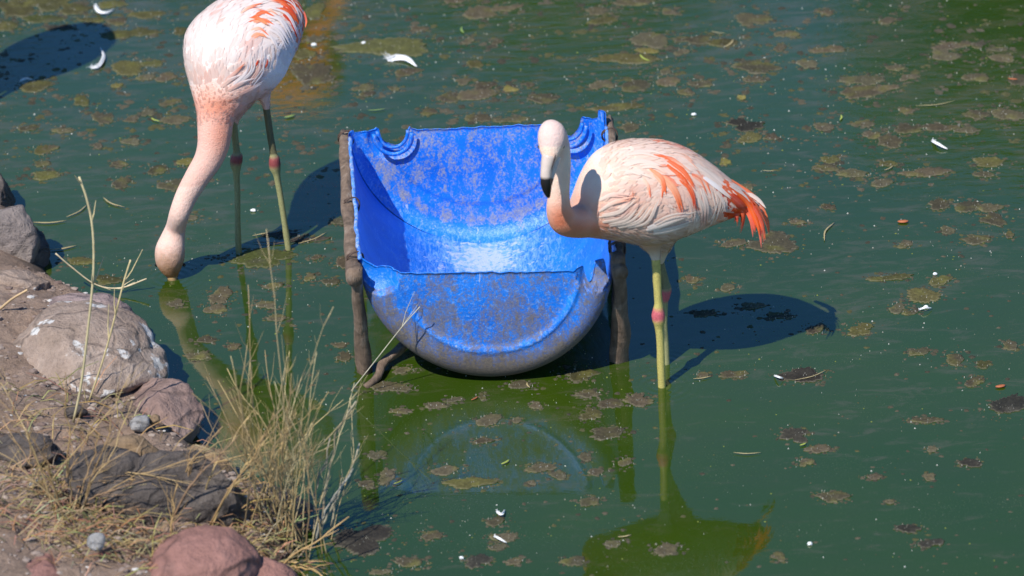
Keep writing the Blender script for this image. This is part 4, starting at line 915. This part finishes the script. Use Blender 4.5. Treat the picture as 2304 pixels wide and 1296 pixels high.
PATCH = """62 4 60 15 o|212 44 34 9 o|250 8 40 11 o|330 32 40 10 o|2 62 40 11 o|135 62 34 6 d|888 105 113 28 o|1080 30 46 16 b|1145 18 33 10 b|1025 3 25 8 b|942 65 18 7 b|1070 141 22 11 o|1042 182 20 10 b|1072 216 50 16 b|1095 195 24 12 b|1010 218 27 12 b|1145 202 22 8 y|1195 191 15 8 b|1213 222 36 10 b|961 253 20 9 b|1070 266 40 10 b|1153 271 30 8 b|820 198 22 8 b|828 213 25 8 b|887 200 17 6 b|913 163 34 13 b|712 90 24 10 b|695 122 24 14 o|700 170 50 28 b|702 25 30 18 o|1118 95 15 7 b|1055 90 18 8 b|
1430 7 38 12 b|1342 23 32 11 b|1360 44 28 12 o|1508 28 22 8 b|1684 42 42 26 b|1855 28 18 7 b|1992 48 22 8 b|1469 88 42 18 b|1559 88 40 12 b|1633 95 50 12 o|1768 74 30 12 b|1538 116 20 9 b|1756 109 18 10 b|1867 113 37 9 b|1411 134 78 14 o|1457 116 26 8 y|2147 102 45 9 b|2198 104 22 11 b|2124 125 32 14 b|2254 132 34 14 b|2250 112 25 8 b|1703 150 52 14 b|1816 143 22 11 b|2011 153 20 8 b|1355 192 27 12 b|1416 194 36 22 b|1499 184 36 16 b|1501 161 20 9 b|1578 187 28 8 b|1939 180 36 14 b|2041 174 20 9 b|1693 180 27 8 b|1925 208 50 16 b|1994 199 30 9 b|2184 176 38 13 b|2291 178 20 16 b|1541 208 22 8 b|1392 243 56 12 o|1670 220 12 6 y|2031 248 20 9 b|2198 259 24 10 b|2263 259 40 20 b|1425 287 25 13 b|1675 282 38 14 d|1853 287 28 14 b|1941 278 20 8 b|1689 312 26 14 o|1735 309 20 7 b|1967 305 26 12 b|2041 292 40 12 b|2124 287 45 8 b|2161 294 30 9 b|2004 320 30 14 b|1869 359 20 10 o|1999 368 24 8 o|1862 378 26 8 b|1920 391 36 11 b|1985 410 32 10 b|2082 389 50 9 b|2231 368 38 14 o|2221 394 22 9 b|1680 424 22 10 b|2115 458 22 13 b|2175 465 34 14 b|2226 470 32 10 b|2235 495 27 14 b|2133 516 17 9 b|2198 537 30 12 b|2272 528 16 8 b|1740 553 55 24 b|1652 546 30 10 b|1793 500 25 7 b|1860 467 14 9 b|2041 551 22 7 b|1628 365 14 8 y|
1557 630 20 10 b|1641 649 20 9 b|1834 742 25 10 b|1933 742 32 14 o|2022 693 20 11 b|2084 667 45 16 o|2053 703 20 5 b|2001 625 40 8 o|2115 633 26 12 o|1581 844 13 8 b|1651 844 27 7 b|1808 847 50 16 d|2069 792 28 8 b|2152 808 26 16 b|2212 821 16 8 o|2189 860 27 11 b|2272 776 22 10 b|2262 917 50 22 d|2079 946 35 7 b|1787 980 35 14 d|1847 1011 26 8 b|1810 1040 18 9 b|1870 1118 38 12 b|2183 1042 25 10 d|2095 1011 14 6 b|2048 1189 28 8 d|2087 1225 32 9 d|2003 1131 12 5 b|1753 1254 16 9 b|1964 1074 22 5 b|2090 1074 12 8 b|1585 705 30 6 b|1690 690 28 7 b|1750 712 30 7 b|
911 832 25 8 b|860 873 40 11 b|904 873 26 9 b|982 914 28 7 b|1023 900 17 6 b|899 925 20 8 b|1086 892 13 7 b|1101 946 26 12 b|1162 947 12 8 b|1208 912 16 7 b|1169 868 32 8 b|1300 839 40 16 o|1329 887 30 9 b|1371 909 28 9 b|1436 902 30 13 b|1329 934 20 14 o|1373 975 35 12 b|1091 992 28 8 b|848 1026 18 9 b|1008 1055 34 11 b|872 1072 20 18 b|829 1087 22 10 b|1062 1087 48 12 o|1217 1053 34 10 b|1320 1028 16 10 b|1402 1043 20 12 b|1344 1062 25 8 b|1256 1070 22 8 b|1198 1087 13 5 b|1329 1126 24 10 b|824 1213 60 30 d|965 1206 26 10 b|1072 1262 28 12 d|926 1267 35 12 b|1164 1262 20 8 b|1120 1174 24 10 b|1130 1208 30 9 b|1120 1230 18 7 b|1388 1223 20 10 b|1500 1235 32 12 b|1290 1262 25 10 b|863 1286 28 7 b|
30 20 50 22 o|110 10 60 18 o|92 42 60 14 g|20 58 30 12 o|165 22 40 14 o|298 75 52 12 o|262 48 24 9 b|405 71 16 8 o|285 152 45 20 o|340 144 26 10 o|260 194 15 6 y|185 230 22 14 o|75 194 40 16 o|325 172 30 8 b|380 175 26 10 b|301 266 18 9 b|330 253 15 9 b|227 266 28 14 b|392 269 30 14 b|386 232 20 8 b|298 319 27 9 b|91 340 22 13 o|115 335 18 8 b|97 368 15 8 b|269 368 20 8 b|110 395 33 12 o|353 381 26 12 b|420 366 18 9 y|272 412 24 13 b|223 330 15 6 b|140 295 20 8 b|60 290 26 8 b|394 418 34 12 b|430 490 20 9 b|175 590 32 10 o|242 630 30 10 o|474 698 30 12 b|398 684 18 8 b|461 767 22 8 b|498 665 26 16 b|626 717 22 9 b|696 624 22 8 b|744 636 20 8 b|711 580 14 6 b|600 686 30 10 b|618 643 25 7 b|774 806 18 10 b|522 780 15 7 b|763 497 18 8 b|763 776 15 5 b|778 591 25 12 b|585 582 78 19 g|445 800 24 9 b|700 540 40 6 d|640 528 36 7 d"""
AREAS = [  # name, test, phrase
    (lambda x, y: x < 260 and y < 100, 'in the upper left corner'), (lambda x, y: x < 440 and y < 300, 'left of the feeding flamingo body'), (lambda x, y: x < 440 and y < 480, 'left of the feeding flamingo neck'),
    (lambda x, y: x < 440 and y >= 480, 'beside the boulders'), (lambda x, y: x < 800 and y < 480, 'right of the feeding flamingo body'), (lambda x, y: x < 800 and y < 640, 'round the legs of the feeding flamingo'),
    (lambda x, y: x < 800 and y < 1100, 'above the tall dry bush'), (lambda x, y: x < 1250 and y < 160, 'at the top behind the trough'), (lambda x, y: x < 1250 and y < 300, 'just behind the back wall of the trough'),
    (lambda x, y: 800 <= x < 1460 and 800 < y < 960, 'just in front of the trough'), (lambda x, y: 800 <= x < 1460 and 960 <= y < 1150, 'in the green trough reflection'), (lambda x, y: x < 1600 and y >= 1150, 'along the bottom edge of the frame'),
    (lambda x, y: x < 1650 and y < 160, 'at the top right of the trough'), (lambda x, y: x < 1650 and y < 330, 'above the back of the upright flamingo'), (lambda x, y: x < 2000 and y < 130, 'at the top, right of centre'),
    (lambda x, y: y < 130, 'in the upper right corner'), (lambda x, y: x < 2000 and y < 300, 'behind and right of the upright flamingo'), (lambda x, y: y < 300, 'at the right edge, upper part'),
    (lambda x, y: x < 2020 and y < 440, 'right of the upright flamingo back'), (lambda x, y: y < 440, 'at the right edge above the middle'), (lambda x, y: x < 1900 and y < 620, 'beside the orange tail'),
    (lambda x, y: y < 620, 'at the right edge, tail height'), (lambda x, y: x < 1900 and y < 900, 'by the shadow of the upright flamingo'), (lambda x, y: y < 900, 'right of the flamingo shadow'), (lambda x, y: True, 'on the open water, lower right')]
ORD = ['leftmost', 'second from left', 'third from left', 'fourth from left', 'fifth from left', 'sixth from left', 'seventh from left', 'eighth from left', 'ninth from left', 'tenth from left', 'eleventh from left', 'twelfth from left', 'thirteenth from left', 'fourteenth from left', 'fifteenth from left', 'sixteenth from left']
def scum():
    items = []
    for i, s in enumerate(x for x in PATCH.replace('\n', '').split('|') if x.strip()):
        a = s.split(); x, y, rx, ry = map(float, a[:4]); k = next(n for n, (t, _) in enumerate(AREAS) if t(x, y)); items.append([x, y, rx, ry, a[4], i, k])
    for k, (_, phrase) in enumerate(AREAS):
        grp = sorted((t for t in items if t[6] == k), key=lambda t: t[0])
        for n, (x, y, rx, ry, kd, i, _) in enumerate(grp):
            o = patch(x, y, rx, ry, kd, 100+i)
            size = 'large' if rx > 44 else 'small' if rx < 21 else 'medium'
            cn = {'b': 'brown', 'o': 'olive brown', 'd': 'dark', 'y': 'yellowish', 'g': 'mossy green'}[kd]
            tag(o, f'{size} {cn} scum patch, {ORD[min(n, 15)]} {phrase}', 'scum patch', 'patches of scum floating on the pond')
            if rx > 24:      # mats are broken: crumbs drift off their edges (same floating mass)
                pass
    # crumbs, bubbles and dust between the mats
    rnd = random.Random(77); vs = []; fs = []; cc = []
    def blob(px, py, r, col, h=0.0012):
        c = W(px, py, 0); s = SC(c); b = len(vs); n = 9; ph = rnd.uniform(0, 6); el = rnd.uniform(0.5, 1.0)
        for k in range(n):
            a = 2*math.pi*k/n; q = r*s*rnd.uniform(0.65, 1.2); vs.append(Vector((c.x+math.cos(a+ph)*q*1.1, c.y+math.sin(a+ph)*q*1.5*el, -0.0005))); cc.append(mixc(col, (0.03, 0.03, 0.02), 0.3))
        vs.append(Vector((c.x, c.y, h+0.0008*rnd.random()))); cc.append(col)
        for k in range(n): fs.append((b+k, b+(k+1) % n, b+n))
    BR = [(0.085, 0.074, 0.045), (0.11, 0.095, 0.06), (0.06, 0.054, 0.034), (0.095, 0.092, 0.035)]
    for (x, y, rx, ry, kd, i, k) in items:
        for _ in range(int(6+rx*0.8)):
            a = rnd.uniform(0, 6.28); r = rnd.uniform(0.95, 1.55); blob(x+math.cos(a)*rx*r, y+math.sin(a)*ry*r, rnd.uniform(1.2, 6.5)*(0.4+1.2*rnd.random()), rnd.choice(BR))
        for _ in range(int(rx*0.30)):
            a = rnd.uniform(0, 6.28); r = rnd.uniform(0.0, 1.2); blob(x+math.cos(a)*rx*r, y+math.sin(a)*ry*r, rnd.uniform(0.7, 1.7), mixc((0.22, 0.2, 0.13), (0.6, 0.58, 0.5), rnd.random()), 0.0045)
    def dens(x, y):
        d = 0.25+0.75*max(0, noise.noise(Vector((x*0.004, y*0.009, 2)))*1.6+0.3)
        if y < 350: d += 0.45
        if x > 1450 and y > 850: d *= 0.45
        return d
    n = 0
    while n < 4800:
        x, y = rnd.uniform(-60, 2360), rnd.uniform(-60, 1340)
        if rnd.random() > dens(x, y): continue
        n += 1; u = rnd.random()
        if u < 0.42: blob(x, y, 0.6+rnd.random()**3*2.0, mixc((0.2, 0.2, 0.15), (0.75, 0.74, 0.68), rnd.random()**1.6), 0.002)
        elif u < 0.95:
            c0 = rnd.choice(BR); k = 4 if y < 420 and rnd.random() < 0.5 else 1
            for _ in range(k): blob(x+rnd.gauss(0, 9)*(k > 1), y+rnd.gauss(0, 4)*(k > 1), 1.5+rnd.random()**2*(8 if k == 1 else 13), c0)
        else: blob(x, y, 1.5+2*rnd.random(), (0.22, 0.26, 0.05))
    o = mesh('scum_crumbs', vs, fs, SCUM, smooth=False, cols=cc); tag(o, 'tiny crumbs of scum, bubbles and pollen scattered over the pond', 'pond debris', kind='stuff')
scum()

# ------------------------------------------------------------------ floating feathers, straws, leaves
FW_MAT = mat_vcol('loose_feather', 0.6, 300, 0.001, 0.1)
def loose_feather(pts, wd, label, fluff=24, seed=1, dim=1.0):
    C = crom(pts, 12); P = [W(c[0], c[1], 0.003+0.008*math.sin(math.pi*i/11)) for i, c in enumerate(C)]; s = SC(P[0]); c0 = P[0].copy()
    N = [Vector((0, 0, 1))]*12; vs = []; fs = []; cc = []
    root = empty('feather', c0); tag(root, label, 'feather', 'moulted feathers on the pond')
    add_feather(vs, fs, cc, P, [Vector((0, -0.3, 1)).normalized()]*12, wd*s*1.6, tuple(k*dim for k in (0.80, 0.80, 0.80)), None, 0.3)
    mesh('vane', vs, fs, FW_MAT, root, cols=cc)
    vs = []; fs = []; tube(vs, fs, [p+Vector((0, 0, 0.001)) for p in P], [0.0011]*12, 5); mesh('quill', vs, fs, FW_MAT, root, cols=[(0.85, 0.84, 0.8)]*len(vs))
    if fluff:
        rnd = random.Random(seed); vs = []; fs = []
        for k in range(fluff):
            b = P[rnd.randint(0, 3)]; d = Vector((rnd.gauss(0, 1), rnd.gauss(0, 1), abs(rnd.gauss(0, 0.6))))*wd*s*0.75
            tube(vs, fs, [b, b+d*0.5+Vector((0, 0, 0.003)), b+d], [0.0007, 0.0005, 0.0002], 4, cap=False)
        o = mesh('down', vs, fs, FW_MAT, root, cols=[(0.78, 0.78, 0.78)]*len(vs)); o['kind'] = 'stuff'
loose_feather([(872, 134), (890, 127), (915, 130), (938, 150)], 13, 'large white feather floating behind the trough, curled over a brown scum patch', 40)
loose_feather([(214, 12), (222, 24), (238, 27), (257, 21)], 6, 'curved white feather floating at the top left', 24, 2)
loose_feather([(205, 152), (222, 146), (233, 125), (226, 108)], 6, 'grey white feather lying in the round shadow at the upper left', 20, 3, 0.8)
loose_feather([(2098, 316), (2110, 322), (2132, 336)], 6, 'small white feather with a yellowish stem near the right edge', 10, 4)
loose_feather([(2068, 697), (2080, 692), (2096, 694)], 3, 'slim white feather right of the flamingo shadow', 4, 5)
loose_feather([(1118, 1150), (1128, 1156), (1136, 1148)], 5, 'tiny white feather below the green trough reflection', 6, 6)
loose_feather([(45, 182), (58, 176), (72, 179)], 4, 'faint white feather near the left edge, below the round shadow', 4, 7, 0.7)
loose_feather([(1112, 1206), (1122, 1210), (1140, 1222)], 4, 'white feather shred on a scum patch near the bottom centre', 4, 8)
loose_feather([(1742, 845), (1752, 848), (1762, 852)], 3, 'white feather shred on the dark scum patch right of the flamingo legs', 2, 9)
def bits():
    rnd = random.Random(5)
    for i, (x, y, L, lab) in enumerate([(570, 473, 7, 'white speck of down between the feeding flamingo legs'), (706, 100, 7, 'white bean shaped speck right of the feeding flamingo body'), (1822, 1223, 6, 'bright white speck at the bottom right of the flamingo reflection'),
                        (2104, 616, 5, 'white speck near the right edge above the slim feather'), (1561, 257, 6, 'white speck on the water above the upright flamingo back'), (2083, 690, 5, 'white speck beside the slim feather'), (818, 96, 5, 'white speck lying on the largest olive mat'),
                        (1038, 1255, 5, 'white speck near the bottom, left of centre')]):
        c = W(x, y, 0.003); s = SC(c); bm = bmesh.new(); bmesh.ops.create_icosphere(bm, subdivisions=2, radius=1)
        for v in bm.verts: v.co = Vector((v.co.x*L*s, v.co.y*L*s*0.7, v.co.z*0.0035))*(1+0.35*noise.noise(v.co*1.5+Vector((i*3, 0, 0))))
        me = bpy.data.meshes.new('down_fluff'); bm.to_mesh(me); bm.free(); setcol(me, [(0.8, 0.8, 0.78)]*len(me.vertices)); me.materials.append(FW_MAT); o = link(bpy.data.objects.new('down_fluff', me)); o.location = c
        tag(o, lab, 'down fluff', 'white bits of down on the pond')
    ST = [((1878, 500), (1855, 541), 2.0, 'tan', 'straw floating above the flamingo shadow'), ((1040, 60), (1044, 74), 3, 'green', 'green shred at the top behind the trough'), ((828, 248), (868, 244), 1.6, 'green', 'thin green straw behind the trough left corner'),
          ((1440, 122), (1462, 137), 2.4, 'lime', 'lime green shred on the olive mat right of the trough'), ((340, 265), (360, 273), 2.2, 'lime', 'yellow green shred left of the feeding flamingo'), ((1990, 383), (2010, 372), 1.5, 'tan', 'straw on an olive patch near the right edge'),
          ((1632, 105), (1650, 88), 2.6, 'tan', 'bent tan straw on an olive mat at the top'), ((1600, 70), (1634, 75), 1.2, 'tan', 'thin pale straw above the bent tan straw'), ((1890, 270), (1892, 258), 2.2, 'lime', 'green shred right of the upright flamingo back'),
          ((2060, 238), (2150, 226), 1.3, 'tan', 'long thin straw across the ruffled water'), ((1715, 383), (1745, 384), 1.3, 'tan', 'short straw beyond the orange tail'), ((1650, 1018), (1712, 1018), 1.6, 'tan', 'pale straw right of the flamingo leg reflection'),
          ((232, 444), (280, 466), 2.0, 'tan', 'straw left of the feeding flamingo neck'), ((150, 488), (196, 460), 1.8, 'tan', 'golden straw near the tall single stalk'), ((75, 500), (150, 496), 2.2, 'tan', 'grey straw above the grey boulder'),
          ((106, 562), (172, 552), 2.6, 'tan', 'pale bent straw beside the grey boulder'), ((560, 1088), (552, 1062), 1.5, 'tan', 'straw by the dark rock'), ((1128, 1044), (1146, 1034), 3, 'lime', 'yellow straw in the trough reflection'),
          ((886, 1088), (906, 1080), 2.4, 'lime', 'yellow green shred left in the trough reflection'), ((1788, 855), (1860, 832), 1.5, 'tan', 'straw across the dark scum patch'), ((1390, 1208), (1420, 1203), 2.2, 'tan', 'straw at the left tip of the flamingo reflection'),
          ((1560, 852), (1600, 846), 1.5, 'tan', 'pale straw right of the flamingo feet'), ((1800, 1002), (1814, 996), 2.8, 'lime', 'pale green shred on the dark patch at lower right'), ((568, 530), (650, 506), 2.2, 'tan', 'twig between the feeding flamingo legs'),
          ((572, 545), (700, 536), 2.0, 'dark', 'dark twig beside the feeding flamingo leg'), ((600, 552), (690, 526), 2.0, 'dark', 'dark bent twig crossing another by the feeding flamingo leg'), ((670, 548), (735, 522), 1.8, 'tan', 'tan twig near the trough shadow'),
          ((620, 522), (680, 516), 2.2, 'dark', 'short dark twig above the crossing twigs'), ((1186, 860), (1192, 872), 2, 'tan', 'pale shred under the trough edge'), ((640, 264), (664, 258), 4, 'green', 'pale green leaf between the trough and feeding flamingo'),
          ((2268, 176), (2290, 178), 3, 'orange', 'orange shred at the upper right edge'), ((2020, 498), (2044, 497), 7, 'orange', 'round orange leaf on the water at right'), ((1060, 900), (1075, 892), 2, 'orange', 'rust coloured shred before the trough'), ((2240, 870), (2262, 866), 6, 'orange', 'rust coloured leaf scrap near the right edge')]
    CL = {'tan': (0.42, 0.34, 0.17), 'green': (0.20, 0.30, 0.08), 'lime': (0.36, 0.42, 0.08), 'dark': (0.07, 0.05, 0.035), 'orange': (0.42, 0.13, 0.05)}
    for (a, b, r, c, lab) in ST:
        A_, B_ = W(*a, 0.003), W(*b, 0.003); s = SC(A_); vs = []; fs = []; mid = A_.lerp(B_, 0.5)+Vector((0.1*(B_-A_).y, -0.1*(B_-A_).x, 0.001)); C = crom([tuple(A_), tuple(mid), tuple(B_)], 7)
        tube(vs, fs, [Vector(q) for q in C], [r*s*k for k in (0.4, 0.8, 1, 1, 1, 0.7, 0.3)], 6); base = A_.copy()
        flat = 0.35
        vs = [Vector((v.x-base.x, v.y-base.y, 0.0032+(v.z-0.003)*flat)) for v in vs]
        nm = 'leaf' if r > 3.5 else 'twig' if c == 'dark' or 'twig' in lab else 'straw'
        o = mesh(nm, vs, fs, STRAW, cols=[CL[c]]*len(vs)); o.location = (base.x, base.y, 0); tag(o, lab, nm, 'plant scraps on the pond')
bits()

# ------------------------------------------------------------------ dry bushes and stalks
def stalk_mesh(path, r0, r1, col, root, twigs, rnd, tv, tf, tc):
    n = len(path); vs = []; fs = []
    tube(vs, fs, path, [r0+(r1-r0)*(i/(n-1)) for i in range(n)], 5); cols = []
    for i in range(n): cols += [mixc(col, tuple(min(1, k*1.25) for k in col), i/(n-1))]*5
    cols += [col, col]; mesh('stalk', vs, fs, STRAW, root, cols=cols)
    for _ in range(twigs):
        k = rnd.randint(int(n*0.35), n-2); b = path[k]; d = (path[k+1]-path[k]).normalized(); L = rnd.uniform(0.015, 0.07)
        side = Vector((rnd.gauss(0, 1), rnd.gauss(0, 1), rnd.gauss(0, 0.5))).normalized(); e = (d+side*0.6).normalized()
        m0 = len(tv); tube(tv, tf, [b, b+e*L*0.5, b+e*L+d*L*0.3], [r1*0.9, r1*0.7, r1*0.35], 4, cap=False); tc += [tuple(min(1, q*1.1) for q in col)]*(len(tv)-m0)
def bush(base, tips, label, r0, r1, cols, seed, twigs=3, spread=0.03, depth=0.15, sag=0.08, zb=None):
    rnd = random.Random(seed); b0 = W(*base, zb if zb is not None else 0.05); b0.z = max(bank_h(b0.x, b0.y), 0)-0.01
    root = empty('dry_bush', b0); tag(root, label, 'dry bush'); tv = []; tf = []; tc = []
    for (x, y) in tips:
        a = b0+Vector((rnd.gauss(0, spread), rnd.gauss(0, spread), 0)); a.z = max(bank_h(a.x, a.y), -0.02)-0.005
        e = V(x, y, a.y+rnd.uniform(-depth, depth))
        if e.z < 0.02: e = W(x, y, rnd.uniform(0.02, 0.08))
        L = (e-a).length; mid = a.lerp(e, 0.5)+Vector((rnd.gauss(0, 0.03), rnd.gauss(0, 0.03), rnd.uniform(0.02, sag)))*L*2
        C = crom([tuple(a), tuple(a.lerp(mid, 0.5)+Vector((0, 0, 0.01))), tuple(mid), tuple(e)], 12)
        path = [Vector(c)+Vector((noise.noise(Vector((i*0.6, x, y))), noise.noise(Vector((i*0.6, y, x))), 0))*0.016*(i/11) for i, c in enumerate(C)]
        col = mixc(*rnd.sample(cols, 2), rnd.random()); stalk_mesh(path, r0*rnd.uniform(0.7, 1.2), r1, col, root, twigs, rnd, tv, tf, tc)
    if tv: o = mesh('twigs', tv, tf, STRAW, root, cols=tc); o['kind'] = 'stuff'
    return root
rb = random.Random(31)
YEL = [(0.42, 0.30, 0.13), (0.30, 0.21, 0.10), (0.46, 0.37, 0.20), (0.24, 0.16, 0.08)]
BRN = [(0.32, 0.20, 0.09), (0.42, 0.27, 0.11), (0.26, 0.16, 0.09), (0.48, 0.34, 0.15)]
tips = []
for _ in range(25):
    a = rb.gauss(0, 0.30); L = rb.uniform(170, 390)*(1-0.35*abs(a)); tips.append((640+math.sin(a)*L*1.15-10, 1170-math.cos(a)*L))
tips += [(600, 515), (560, 640), (552, 775), (742, 690), (708, 790), (735, 880), (800, 860), (790, 895), (797, 920), (650, 790), (660, 840), (500, 830), (470, 850), (450, 905), (430, 880), (520, 800), (555, 820), (765, 900)]
bush((640, 1190), tips, 'tall straw yellow dry bush at the water edge left of the trough', 0.0018, 0.0007, YEL, 3, 10, 0.04, 0.12, 0.09)
bush((700, 1165), [(795, 1052), (785, 1072), (815, 1000), (790, 900), (745, 985)], 'few grey and tan stalks leaning out over the water beside the tall bush', 0.0034, 0.0018, [(0.30, 0.29, 0.25), (0.36, 0.32, 0.22), (0.26, 0.22, 0.15)], 4, 1, 0.015, 0.05, 0.03)
bush((650, 1235), [(780, 1165), (735, 1296), (700, 1262), (380, 1235), (340, 1250), (400, 1275), (560, 1262), (330, 1262), (455, 1300), (300, 1245), (630, 1280)], 'low orange stalks trailing over the red rock at the bottom', 0.0030, 0.0016, BRN, 5, 3, 0.03, 0.05, 0.04)
tips = []
for _ in range(20):
    a = rb.gauss(-0.1, 0.55); L = rb.uniform(130, 420); tips.append((170+math.sin(a)*L*0.9, 1215-math.cos(a)*L))
tips += [(15, 930), (60, 960), (5, 860), (100, 985), (300, 900), (435, 1090), (520, 1010), (330, 1080)]
bush((165, 1225), tips, 'thin brown dry bush on the soil at the lower left', 0.0018, 0.0007, BRN, 6, 8, 0.035, 0.08, 0.08)
bush((420, 1225), [(425, 1000), (500, 960), (560, 930), (600, 985), (640, 1010), (580, 1060), (470, 1080), (505, 1120), (540, 980), (620, 930), (395, 1090), (520, 1190)], 'sparse orange brown stalks rising behind the red rock', 0.0024, 0.0010, BRN, 7, 8, 0.04, 0.08, 0.05)
def stalk(label, pts, r0, r1, col, twigs, seed, y):
    rnd = random.Random(seed); P = [V(px, py, y) for (px, py) in pts]; C = [Vector(c) for c in crom([tuple(p) for p in P], 22)]
    z = bank_h(C[0].x, C[0].y)
    root = empty('dry_stalk', C[0]); tag(root, label, 'stalk'); tv = []; tf = []; tc = []
    stalk_mesh(C, r0, r1, col, root, twigs, rnd, tv, tf, tc)
    if tv: o = mesh('twigs', tv, tf, STRAW, root, cols=tc); o['kind'] = 'stuff'
yb = W(160, 960, 0.12).y
stalk('tallest single dry stalk, rising from the broad boulder over the water at the left', [(165, 950), (182, 870), (196, 760), (210, 620), (209, 520), (196, 450), (178, 398)], 0.0030, 0.0026, (0.50, 0.42, 0.23), 5, 3, yb)
yb2 = W(205, 900, 0.12).y
stalk('shorter dry stalk leaning right over the broad boulder', [(200, 905), (235, 800), (262, 700), (280, 630), (294, 585)], 0.0024, 0.0020, (0.50, 0.40, 0.20), 4, 4, yb2)
stalk('arched dry stalk reaching over the water beside the broad boulder', [(125, 570), (160, 600), (215, 640), (270, 648), (330, 627)], 0.0022, 0.0020, (0.52, 0.43, 0.27), 5, 5, W(150, 640, 0.03).y)
stalk('brown dry stalk lying across the soil at the left', [(0, 695), (28, 672), (62, 652)], 0.0032, 0.0028, (0.46, 0.32, 0.17), 0, 6, W(30, 690, 0.14).y)
stalk('pale thin stalk arching up in front of the left side of the trough', [(790, 880), (838, 820), (905, 735), (945, 690)], 0.0013, 0.0010, (0.44, 0.40, 0.30), 2, 9, W(800, 895, 0.0).y)
def litter():
    """matted dead grass and fine twigs on the soil round the bushes"""
    rnd = random.Random(8); vs = []; fs = []; cc = []; n = 0
    while n < 1050:
        u = rnd.random()
        if u < 0.35: px, py = rnd.gauss(190, 110), rnd.gauss(1215, 55)
        elif u < 0.65: px, py = rnd.gauss(600, 70), rnd.gauss(1190, 50)
        elif u < 0.8: px, py = rnd.gauss(400, 120), rnd.gauss(1290, 25)
        else: px, py = rnd.uniform(-20, 450), rnd.uniform(900, 1300)
        p = W(px, py, 0.08); s = bank_sd(p.x, p.y)
        if s < -0.02: continue
        p.z = max(0, bank_h(p.x, p.y))+0.006; a = rnd.uniform(0, 6.28); L = rnd.uniform(0.02, 0.10); d = Vector((math.cos(a), math.sin(a)*0.7, rnd.uniform(-0.05, 0.6)))*L
        m0 = len(vs); tube(vs, fs, [p, p+d*0.5+Vector((0, 0, 0.01)), p+d], [0.0013, 0.0012, 0.0005], 3, cap=False); c = mixc(rnd.choice(BRN), rnd.choice(YEL), rnd.random()); cc += [tuple(k*rnd.uniform(0.6, 1.1) for k in c)]*(len(vs)-m0); n += 1
    o = mesh('dead_grass', vs, fs, STRAW, smooth=False, cols=cc); tag(o, 'matted dead grass lying on the soil round the dry bushes', 'dead grass', kind='stuff')
litter()
